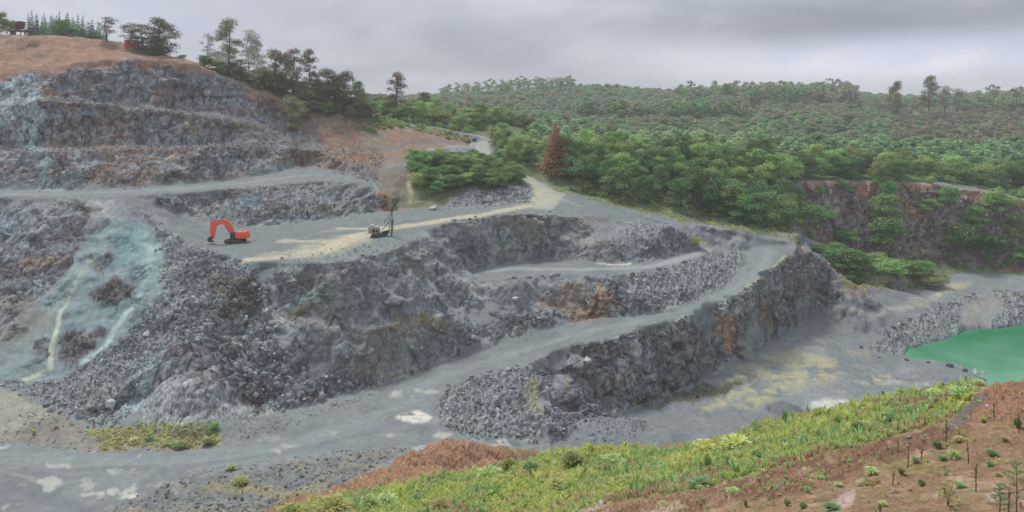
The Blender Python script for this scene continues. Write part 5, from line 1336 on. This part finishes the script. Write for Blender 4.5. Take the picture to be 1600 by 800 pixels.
# flowering yellow plants
def yellow_plant(px, py, h_px, w_px, label):
    p = see(px, py); h = h_px / FOC * p.y; w = w_px / FOC * p.y
    root = bpy.data.objects.new("flowering_plant", None); COL.objects.link(root); root.location = (p.x, p.y, p.z - .02); tag(root, label, "plant")
    root.scale = (w, w, h)
    r = np.random.default_rng(px)
    V, F = [], []
    tips = []
    for k in range(9):
        a = r.uniform(0, 6.28); q = r.uniform(.15, .5); hh = r.uniform(.6, 1)
        v, f = tube([(0, 0, 0), (q * .4 * math.cos(a), q * .4 * math.sin(a), hh * .5), (q * math.cos(a), q * math.sin(a), hh)], [.012, .01, .005], 4)
        F += [tuple(x + len(V) for x in g) for g in f]; V += v; tips.append((q * math.cos(a), q * math.sin(a), hh))
    link("stems", mesh_from("stems", np.array(V), np.array(F), None, M_bark, False), root)
    v, f, c = leaf_cloud([(x * .8, y * .8, z * .55, .16, .8) for x, y, z in tips], 900, .035, r, GG["grass"]); link("leaves", mesh_from("leaves", v, f, c, M_leaf, False), root)
    v, f, c = leaf_cloud([(x, y, z, .11, .8) for x, y, z in tips], 1500, .035, r, (.62, .46, .1)); link("flowers", mesh_from("flowers", v, f, c, M_leaf, False), root)
yellow_plant(1481, 790, 40, 44, "biggest yellow-flowering plant on the brown soil near the bottom right corner")
yellow_plant(1477, 744, 16, 16, "small yellow-flowering plant just above the biggest one")
yellow_plant(1498, 680, 14, 14, "little yellow-flowering plant beside the lip, above the other two")
yellow_plant(1358, 757, 10, 34, "flat yellowish herb on the slope of the brown lip")
# dead stalks
M_dead = bpy.data.materials.new("dead_stalk"); nt, nn, lk, bs = add_nodes(M_dead)
tx = nn.new("ShaderNodeTexNoise"); tx.inputs["Scale"].default_value = 40; rp = nn.new("ShaderNodeValToRGB"); rp.color_ramp.elements[0].color = (.035, .022, .02, 1); rp.color_ramp.elements[1].color = (.1, .065, .055, 1)
lk.new(tx.outputs["Fac"], rp.inputs[0]); lk.new(rp.outputs[0], bs.inputs["Base Color"]); bs.inputs["Roughness"].default_value = .9
for px, py, hp, lab in ((1525, 768, 44, "tallest dead brown stalk, nearest on the bare soil"), (1513, 724, 34, "dead stalk behind the tallest one"), (1478, 690, 34, "dark stalk standing next to the little yellow-flowering plant"), (1418, 733, 34, "dead stalk at the middle of the bare field"), (1395, 758, 20, "short stalk left of the middle one"),
                        (1403, 706, 18, "stub of a stalk on the lip of brown clods"), (1576, 803, 36, "stalk at the bottom edge by the feathery sapling"), (1554, 655, 24, "thin stalk under the right-hand brown mound"), (1440, 718, 18, "thin short stalk among green weeds"), (1592, 676, 30, "dark stalk at the right edge of the picture")):
    p = see(px, py); h = hp / FOC * p.y
    r = random.Random(px)
    pts = [(0, 0, -.05)]
    for k in range(1, 6): pts.append((pts[-1][0] + r.uniform(-.02, .02), pts[-1][1] + r.uniform(-.02, .02), h * k / 5))
    V, F = tube(pts, [.022, .02, .018, .016, .014, .006], 5)
    for k in range(9):
        z = h * r.uniform(.3, 1); a = r.uniform(0, 6.28); b = pts[min(5, int(z / h * 5))]
        v, f = tube([(b[0], b[1], z), (b[0] + .05 * math.cos(a), b[1] + .05 * math.sin(a), z + .05)], [.012, .02], 4)
        F += [tuple(x + len(V) for x in q) for q in f]; V += v
    o = link("dead_stalk", mesh_from("dead_stalk", np.array(V), np.array(F), None, M_dead, True)); o.location = p; tag(o, lab, "stalk")
# feathery sapling at the right edge
def sapling(px, py, hp, label, seed):
    p = see(px, py); h = hp / FOC * p.y
    root = bpy.data.objects.new("sapling", None); COL.objects.link(root); root.location = p; tag(root, label, "sapling")
    r = np.random.default_rng(seed)
    V, F = tube([(0, 0, -.05), (.02, 0, h * .5), (0, .02, h)], [.02, .014, .004], 5)
    L = []
    for k in range(22):
        z = h * (.15 + .8 * k / 22); a = k * 2.4; q = h * .34 * (1 - .75 * k / 22)
        v, f = tube([(0, 0, z), (q * math.cos(a), q * math.sin(a), z + q * .35)], [.007, .002], 4)
        F += [tuple(x + len(V) for x in g) for g in f]; V += v
        for m_ in np.linspace(.3, 1, 6): L.append((q * m_ * math.cos(a), q * m_ * math.sin(a), z + q * .35 * m_, .05, .8))
    link("stem", mesh_from("stem", np.array(V), np.array(F), None, M_bark, True), root)
    v, f, c = leaf_cloud(L, 5200, .016, r, (.34, .5, .24)); link("leaves", mesh_from("leaves", v, f, c, M_leaf, False), root)
sapling(1588, 812, 92, "feathery pale green sapling at the bottom right corner", 3)
sapling(1562, 806, 52, "shorter feathery sapling left of the tall one in the bottom right corner", 4)

# ---------------------------------------------------------------- machines
def paint(name, rgb, rough=.45, dirt=.5, metal=0.0):
    m = bpy.data.materials.new(name); nt, nn, lk, bs = add_nodes(m)
    no = nn.new("ShaderNodeTexNoise"); no.inputs["Scale"].default_value = 2.2; no.inputs["Detail"].default_value = 6
    tcn = nn.new("ShaderNodeTexCoord"); lk.new(tcn.outputs["Object"], no.inputs["Vector"])
    mixn = nn.new("ShaderNodeMix"); mixn.data_type = 'RGBA'; mixn.inputs[6].default_value = (*lin(*rgb), 1); mixn.inputs[7].default_value = (.24, .22, .2, 1)
    mr = nn.new("ShaderNodeMapRange"); mr.inputs[1].default_value = .45; mr.inputs[2].default_value = .8; mr.inputs[4].default_value = dirt
    lk.new(no.outputs["Fac"], mr.inputs[0]); lk.new(mr.outputs[0], mixn.inputs[0]); lk.new(mixn.outputs[2], bs.inputs["Base Color"])
    bs.inputs["Roughness"].default_value = rough; bs.inputs["Metallic"].default_value = metal
    return m
M_or = paint("orange_paint", (250, 98, 58), .5, .2); M_dk = paint("dark_steel", (52, 50, 52), .6, .5); M_gl = paint("cab_glass", (24, 28, 34), .08, .05)
M_be = paint("beige_paint", (176, 168, 150), .5, .4); M_br = paint("rusty_steel", (120, 86, 68), .7, .5); M_ma = paint("maroon_paint", (120, 34, 48), .5, .25); M_rd = paint("red_paint", (206, 66, 62), .5, .15)
M_wh = paint("white_paint", (205, 205, 208), .5, .3); M_sl = paint("slate_roof", (82, 82, 92), .8, .2); M_rb = paint("track_rubber", (78, 72, 68), .9, .8); M_st = paint("grey_steel", (140, 140, 146), .5, .4)
class Part:
    def __init__(s): s.bm = bmesh.new()
    def box(s, c, d, rot=(0, 0, 0), bev=.03, taper=1.0):
        r = bmesh.ops.create_cube(s.bm, size=1)
        vs = r["verts"]
        for v in vs:
            k = taper if v.co.z > 0 else 1
            v.co = Vector((v.co.x * d[0] * k, v.co.y * d[1] * k, v.co.z * d[2]))
        if bev:
            es = list({e for v in vs for e in v.link_edges})
            r2 = bmesh.ops.bevel(s.bm, geom=es, offset=min(bev, min(d) * .3), segments=2, affect='EDGES')
            vs = list({v for f in r2["faces"] for v in f.verts} | {v for v in vs if v.is_valid})
        M = Matrix.Translation(c) @ Euler(rot).to_matrix().to_4x4()
        bmesh.ops.transform(s.bm, matrix=M, verts=vs); return s
    def plate(s, pts, y0, y1):
        """side profile in x,z pushed from y0 to y1"""
        a = [s.bm.verts.new((x, y0, z)) for x, z in pts]; b = [s.bm.verts.new((x, y1, z)) for x, z in pts]
        n = len(pts)
        fs = [s.bm.faces.new(a), s.bm.faces.new(b[::-1])]
        for i in range(n): fs.append(s.bm.faces.new((a[i], b[i], b[(i + 1) % n], a[(i + 1) % n])))
        bmesh.ops.recalc_face_normals(s.bm, faces=fs); return s
    def cyl(s, p, q, r, seg=12, r2=None):
        p, q = Vector(p), Vector(q); L = (q - p).length
        M = Matrix.Translation((p + q) / 2) @ (q - p).to_track_quat('Z', 'Y').to_matrix().to_4x4()
        bmesh.ops.create_cone(s.bm, cap_ends=True, segments=seg, radius1=r, radius2=r if r2 is None else r2, depth=L, matrix=M); return s
    def done(s, name, mat, parent):
        me = bpy.data.meshes.new(name); s.bm.to_mesh(me); s.bm.free(); me.materials.append(mat)
        return link(name, me, parent)
def root_at(name, loc, rz, label, cat, sc=1.0, grp=None):
    o = bpy.data.objects.new(name, None); COL.objects.link(o); o.location = loc; o.rotation_euler = (0, 0, rz); o.scale = (sc,) * 3
    return tag(o, label, cat, grp)
def track(y, parent, L=4.4, R=.48, w=.6, z=0.0):
    t = Part(); n = 14
    prof = [(L / 2 - R + R * math.sin(a), R + R * math.cos(a) + z) for a in np.linspace(0, math.pi, n)] + [(-L / 2 + R - R * math.sin(a), R - R * math.cos(a) + z) for a in np.linspace(0, math.pi, n)]
    t.plate(prof, y - w / 2, y + w / 2)
    for k in range(20):
        x = -L / 2 + R + (L - 2 * R) * k / 19
        t.box((x, y, 2 * R + .03 + z), (.12, w + .04, .06), bev=0); t.box((x, y, .0 + z), (.12, w + .04, .06), bev=0)
    o = t.done("track", M_rb, parent)
    rl = Part()
    for k in range(7): rl.cyl((-L / 2 + R + (L - 2 * R) * k / 6, y - w / 2 - .03, R * .62 + z), (-L / 2 + R + (L - 2 * R) * k / 6, y + w / 2 + .03, R * .62 + z), R * .42, 10)
    rl.done("rollers", M_dk, o)
    return o
# orange excavator, boom raised and bent down to the left
p = see(364, 381)
E = root_at("excavator", (p.x, p.y + 1.5, p.z), math.radians(-6), "orange tracked excavator with its arm bent down to the left, parked on the bench", "excavator", .94)
track(-1.15, E); track(1.15, E)
Part().box((0, 0, .62), (2.2, 1.7, .5)).cyl((0, 0, .8), (0, 0, 1.15), .75, 20).done("undercarriage", M_dk, E)
b = Part(); b.box((1.75, 0, 2.0), (2.6, 2.7, 1.6), bev=.2); b.box((.2, .5, 1.45), (1.6, 1.7, .42), bev=.05); b.box((3.0, 0, 1.75), (.55, 2.6, 1.15), bev=.22)
b.done("house", M_or, E)
Part().box((1.6, .4, 2.68), (1.4, 1.1, .12), bev=.03).cyl((2.2, -.6, 2.6), (2.2, -.6, 3.05), .08).done("engine_cover", M_dk, E)
cb = Part(); cb.plate([(-.75, 1.2), (.55, 1.2), (.55, 2.75), (-.35, 2.75), (-.75, 2.1)], -1.3, -.35); cb.done("cab", M_dk, E)
w_ = Part(); w_.plate([(-.62, 1.75), (.42, 1.75), (.42, 2.62), (-.3, 2.62), (-.62, 2.1)], -1.315, -1.30); w_.box((-.62, -.82, 2.15), (.03, .75, .7), (0, .5, 0), bev=0).done("cab_window", M_gl, E)
bo = Part(); bo.plate([(.1, 1.6), (-.6, 1.4), (-2.0, 3.4), (-2.7, 4.4), (-3.6, 4.45), (-5.5, 3.8), (-5.75, 4.55), (-3.7, 5.62), (-2.15, 5.6), (-1.0, 4.5)], -.28, .28)
bo.done("boom", M_or, E)
ar = Part(); ar.plate([(-5.0, 5.35), (-6.25, 5.25), (-6.5, 3.8), (-6.25, 1.0), (-5.5, 1.0), (-4.95, 3.6)], -.22, .22); ar.done("arm", M_or, E)
hy = Part()
for y in (-.38, .38): hy.cyl((-.6, y, 1.5), (-2.6, y, 4.1), .09)
hy.cyl((-3.2, 0, 5.7), (-5.3, 0, 5.3), .1).cyl((-6.25, 0, 4.6), (-6.4, 0, 1.9), .07)
hy.done("hydraulic_cylinders", M_st, E)
bk = Part(); bk.plate([(-5.6, 1.3), (-6.3, 1.5), (-6.9, 1.05), (-6.95, .45), (-6.5, .05), (-5.9, .1), (-6.3, .55), (-6.1, .95)], -.6, .6)
for k in range(5): bk.box((-5.85, -.5 + k * .25, .08), (.22, .09, .08), (0, .2, 0), bev=0)
bk.done("bucket", M_dk, E)
# drill rig with its mast upright
p = see(592, 371)
D = root_at("drill_rig", (p.x - .2, p.y + 1, p.z), math.radians(4), "beige tracked drill rig with a tall upright mast beside the pale track on the bench", "drill rig", 1.0)
track(-.95, D, 3.4, .38, .42); track(.95, D, 3.4, .38, .42)
Part().box((0, 0, .6), (2.4, 1.5, .35)).done("chassis", M_dk, D)
Part().box((-1.1, 0, 1.6), (2.4, 1.9, 1.6), bev=.08).box((-.2, .5, 1.25), (1.0, .7, .9), bev=.05).done("engine_housing", M_be, D)
Part().box((-1.5, 0, 2.6), (.9, 1.2, .6), bev=.1).done("dust_collector", M_wh, D)
Part().box((-1.1, -.98, 1.5), (.7, .05, .8), bev=0).box((-.35, -.98, 1.4), (.5, .05, .7), bev=0).done("grille", M_dk, D)
ms = Part()
for x, y in ((2.4, -.25), (2.85, -.25), (2.4, .25), (2.85, .25)): ms.box((x, y, 4.9), (.13, .13, 8.6), bev=0)
for k in range(22): ms.box((2.7, -.2, .9 + k * .38), (.34, .03, .05), (0, .6 if k % 2 else -.6, 0), bev=0); ms.box((2.7, .2, .9 + k * .38), (.34, .03, .05), (0, .6 if k % 2 else -.6, 0), bev=0)
ms.box((2.7, 0, 9.1), (.5, .5, .2)).done("mast", M_be, D)
Part().cyl((3.05, 0, .3), (3.05, 0, 7.2), .1).cyl((3.25, .15, 1.2), (3.25, .15, 4.6), .08).done("drill_rod", M_br, D)
Part().box((3.02, 0, 6.2), (.55, .7, .7), bev=.08).cyl((3.0, 0, 5.6), (3.0, 0, 6.9), .2).done("rotary_head", M_dk, D)
Part().box((3.0, 0, 4.3), (.4, .45, .6), bev=.05).done("rod_clamp", M_wh, D)
Part().cyl((1.0, 0, 1.1), (2.6, 0, 1.5), .16).cyl((.7, .3, 1.4), (2.5, .1, 3.6), .08).box((1.5, 0, 1.0), (1.5, .5, .5), bev=.05).cyl((1.9, -.5, .1), (1.9, -.5, 1.3), .1).cyl((1.9, .5, .1), (1.9, .5, 1.3), .1).cyl((2.9, -.1, .1), (2.9, -.1, 1.3), .14).done("boom_arm", M_dk, D)
hs = Part()
for k in range(8):
    a0, a1 = k / 8 * math.pi, (k + 1) / 8 * math.pi
    hs.cyl((2.2 - 1.2 * math.cos(a0) * .8, .35, 3.0 + 2.0 * math.sin(a0) * .6), (2.2 - 1.2 * math.cos(a1) * .8, .35, 3.0 + 2.0 * math.sin(a1) * .6), .06, 8)
hs.done("hose", M_dk, D)
# maroon crushing plant on the hilltop
p = at_y(32, 276)
K = root_at("crushing_plant", (p.x, p.y, p.z), 0, "dark maroon crushing plant with a hopper and conveyor on the hilltop", "crusher", 1.0)
h = Part(); h.plate([(-3.2, 6.1), (1.0, 6.4), (.6, 3.6), (-2.9, 3.5)], -1.5, 1.5); h.done("hopper", M_ma, K)
h = Part(); h.box((-1.1, 0, 2.9), (4.2, 2.6, .6)).box((1.6, 0, 2.7), (3.0, 1.8, .5)).box((-2.9, 0, 1.9), (.6, 2.2, 1.8)); h.done("frame", M_dk, K)
for x, y in ((-2.6, -1.1), (-2.6, 1.1), (.9, -1.1), (.9, 1.1)): Part().box((x, y, 1.2), (.28, .28, 2.9), bev=.02).done("leg", M_dk, K)
c_ = Part(); c_.box((2.9, 0, 3.4), (4.6, .9, .22), (0, -.28, 0), bev=.02).cyl((5.0, -.5, 4.0), (5.0, .5, 4.0), .22).box((3.9, 0, 1.5), (.16, .8, 3.2), (0, .15, 0), bev=0); c_.done("conveyor", M_ma, K)
Part().cyl((-1.5, -1.35, .75), (-1.5, -1.0, .75), .75, 18).cyl((-1.5, 1.0, .75), (-1.5, 1.35, .75), .75, 18).done("wheel", M_st, K)
# red cabin
p = see(202, 74)
Rr = root_at("site_cabin", (p.x, p.y + 2, p.z - .3), math.radians(5), "small red cabin on the hilltop in front of the dark trees", "cabin")
Part().box((0, 0, 1.5), (4.4, 2.4, 2.6), bev=.05).done("wall", M_rd, Rr)
Part().box((0, 0, 2.9), (4.7, 2.7, .16), bev=.03).done("roof", M_ma, Rr)
d_ = Part().box((1.1, -1.215, 1.3), (.85, .05, 2.0), bev=0).done("door", M_ma, Rr); Part().box((-.8, -1.215, 1.8), (1.0, .05, .8), bev=0).done("window", M_gl, Rr)
# dark roofed house beyond the ridge
p = at_y(583, 352)
Hs = root_at("house", (p.x, p.y, p.z - .6), math.radians(8), "low house with a long dark roof behind the trees left of the solitary tree", "house")
Part().box((0, 0, 2.6), (15, 7, 5.4), bev=.05).done("wall", M_wh, Hs)
rf = Part(); rf.plate([(-8, 5.2), (8, 5.2), (6.8, 8.6), (-6.8, 8.6)], -.15, .15)
rb_ = bmesh.new()
vv = [rb_.verts.new(q) for q in ((-8, -4, 5.3), (8, -4, 5.3), (8, 4, 5.3), (-8, 4, 5.3), (-6.6, 0, 8.4), (6.6, 0, 8.4))]
for f in ((0, 1, 5, 4), (2, 3, 4, 5), (1, 2, 5), (3, 0, 4), (3, 2, 1, 0)): rb_.faces.new([vv[i] for i in f])
rf.bm.free(); rf.bm = rb_; roof = rf.done("roof", M_sl, Hs)
Part().box((3, .8, 8.4), (.8, .8, 1.4), bev=.02).done("chimney", M_be, roof)
for x in (-5, -1.5, 2, 5.5):
    wd = Part().box((x, -3.52, 2.9), (1.2, .06, 1.4), bev=0).done("window", M_gl, Hs); Part().box((x, -3.56, 2.15), (1.4, .16, .08), bev=0).done("sill", M_wh, wd)
# earth bumps and stones at the hill road's bend are boulders
for px, py, s_, lab in ((733, 222, 1.8, "dark stone left of the bend of the pale hill road"), (741, 219, 3.0, "dark earth clump at the bend of the pale hill road")): boulder(px, py, s_, lab, None, (96, 90, 98))
p = at_y(37, 268)

# ---------------------------------------------------------------- the damp air
hz = bpy.data.meshes.new("haze"); bm = bmesh.new(); bmesh.ops.create_cube(bm, size=1)
for v in bm.verts: v.co = Vector((v.co.x * 6200, 1440 + v.co.y * 3060, (CAMZ + 62) if v.co.z > 0 else -3))
bm.to_mesh(hz); bm.free()
M = bpy.data.materials.new("haze"); M.use_nodes = True; nt = M.node_tree; nt.nodes.clear()
ou = nt.nodes.new("ShaderNodeOutputMaterial"); pv = nt.nodes.new("ShaderNodeVolumePrincipled")
pv.inputs["Color"].default_value = (.95, .96, .99, 1); pv.inputs["Density"].default_value = .00028; pv.inputs["Anisotropy"].default_value = .2
nt.links.new(pv.outputs[0], ou.inputs["Volume"])
hz.materials.append(M); o = link("haze", hz); o["kind"] = "stuff"; o["label"] = "thin damp air that pales the far hills"
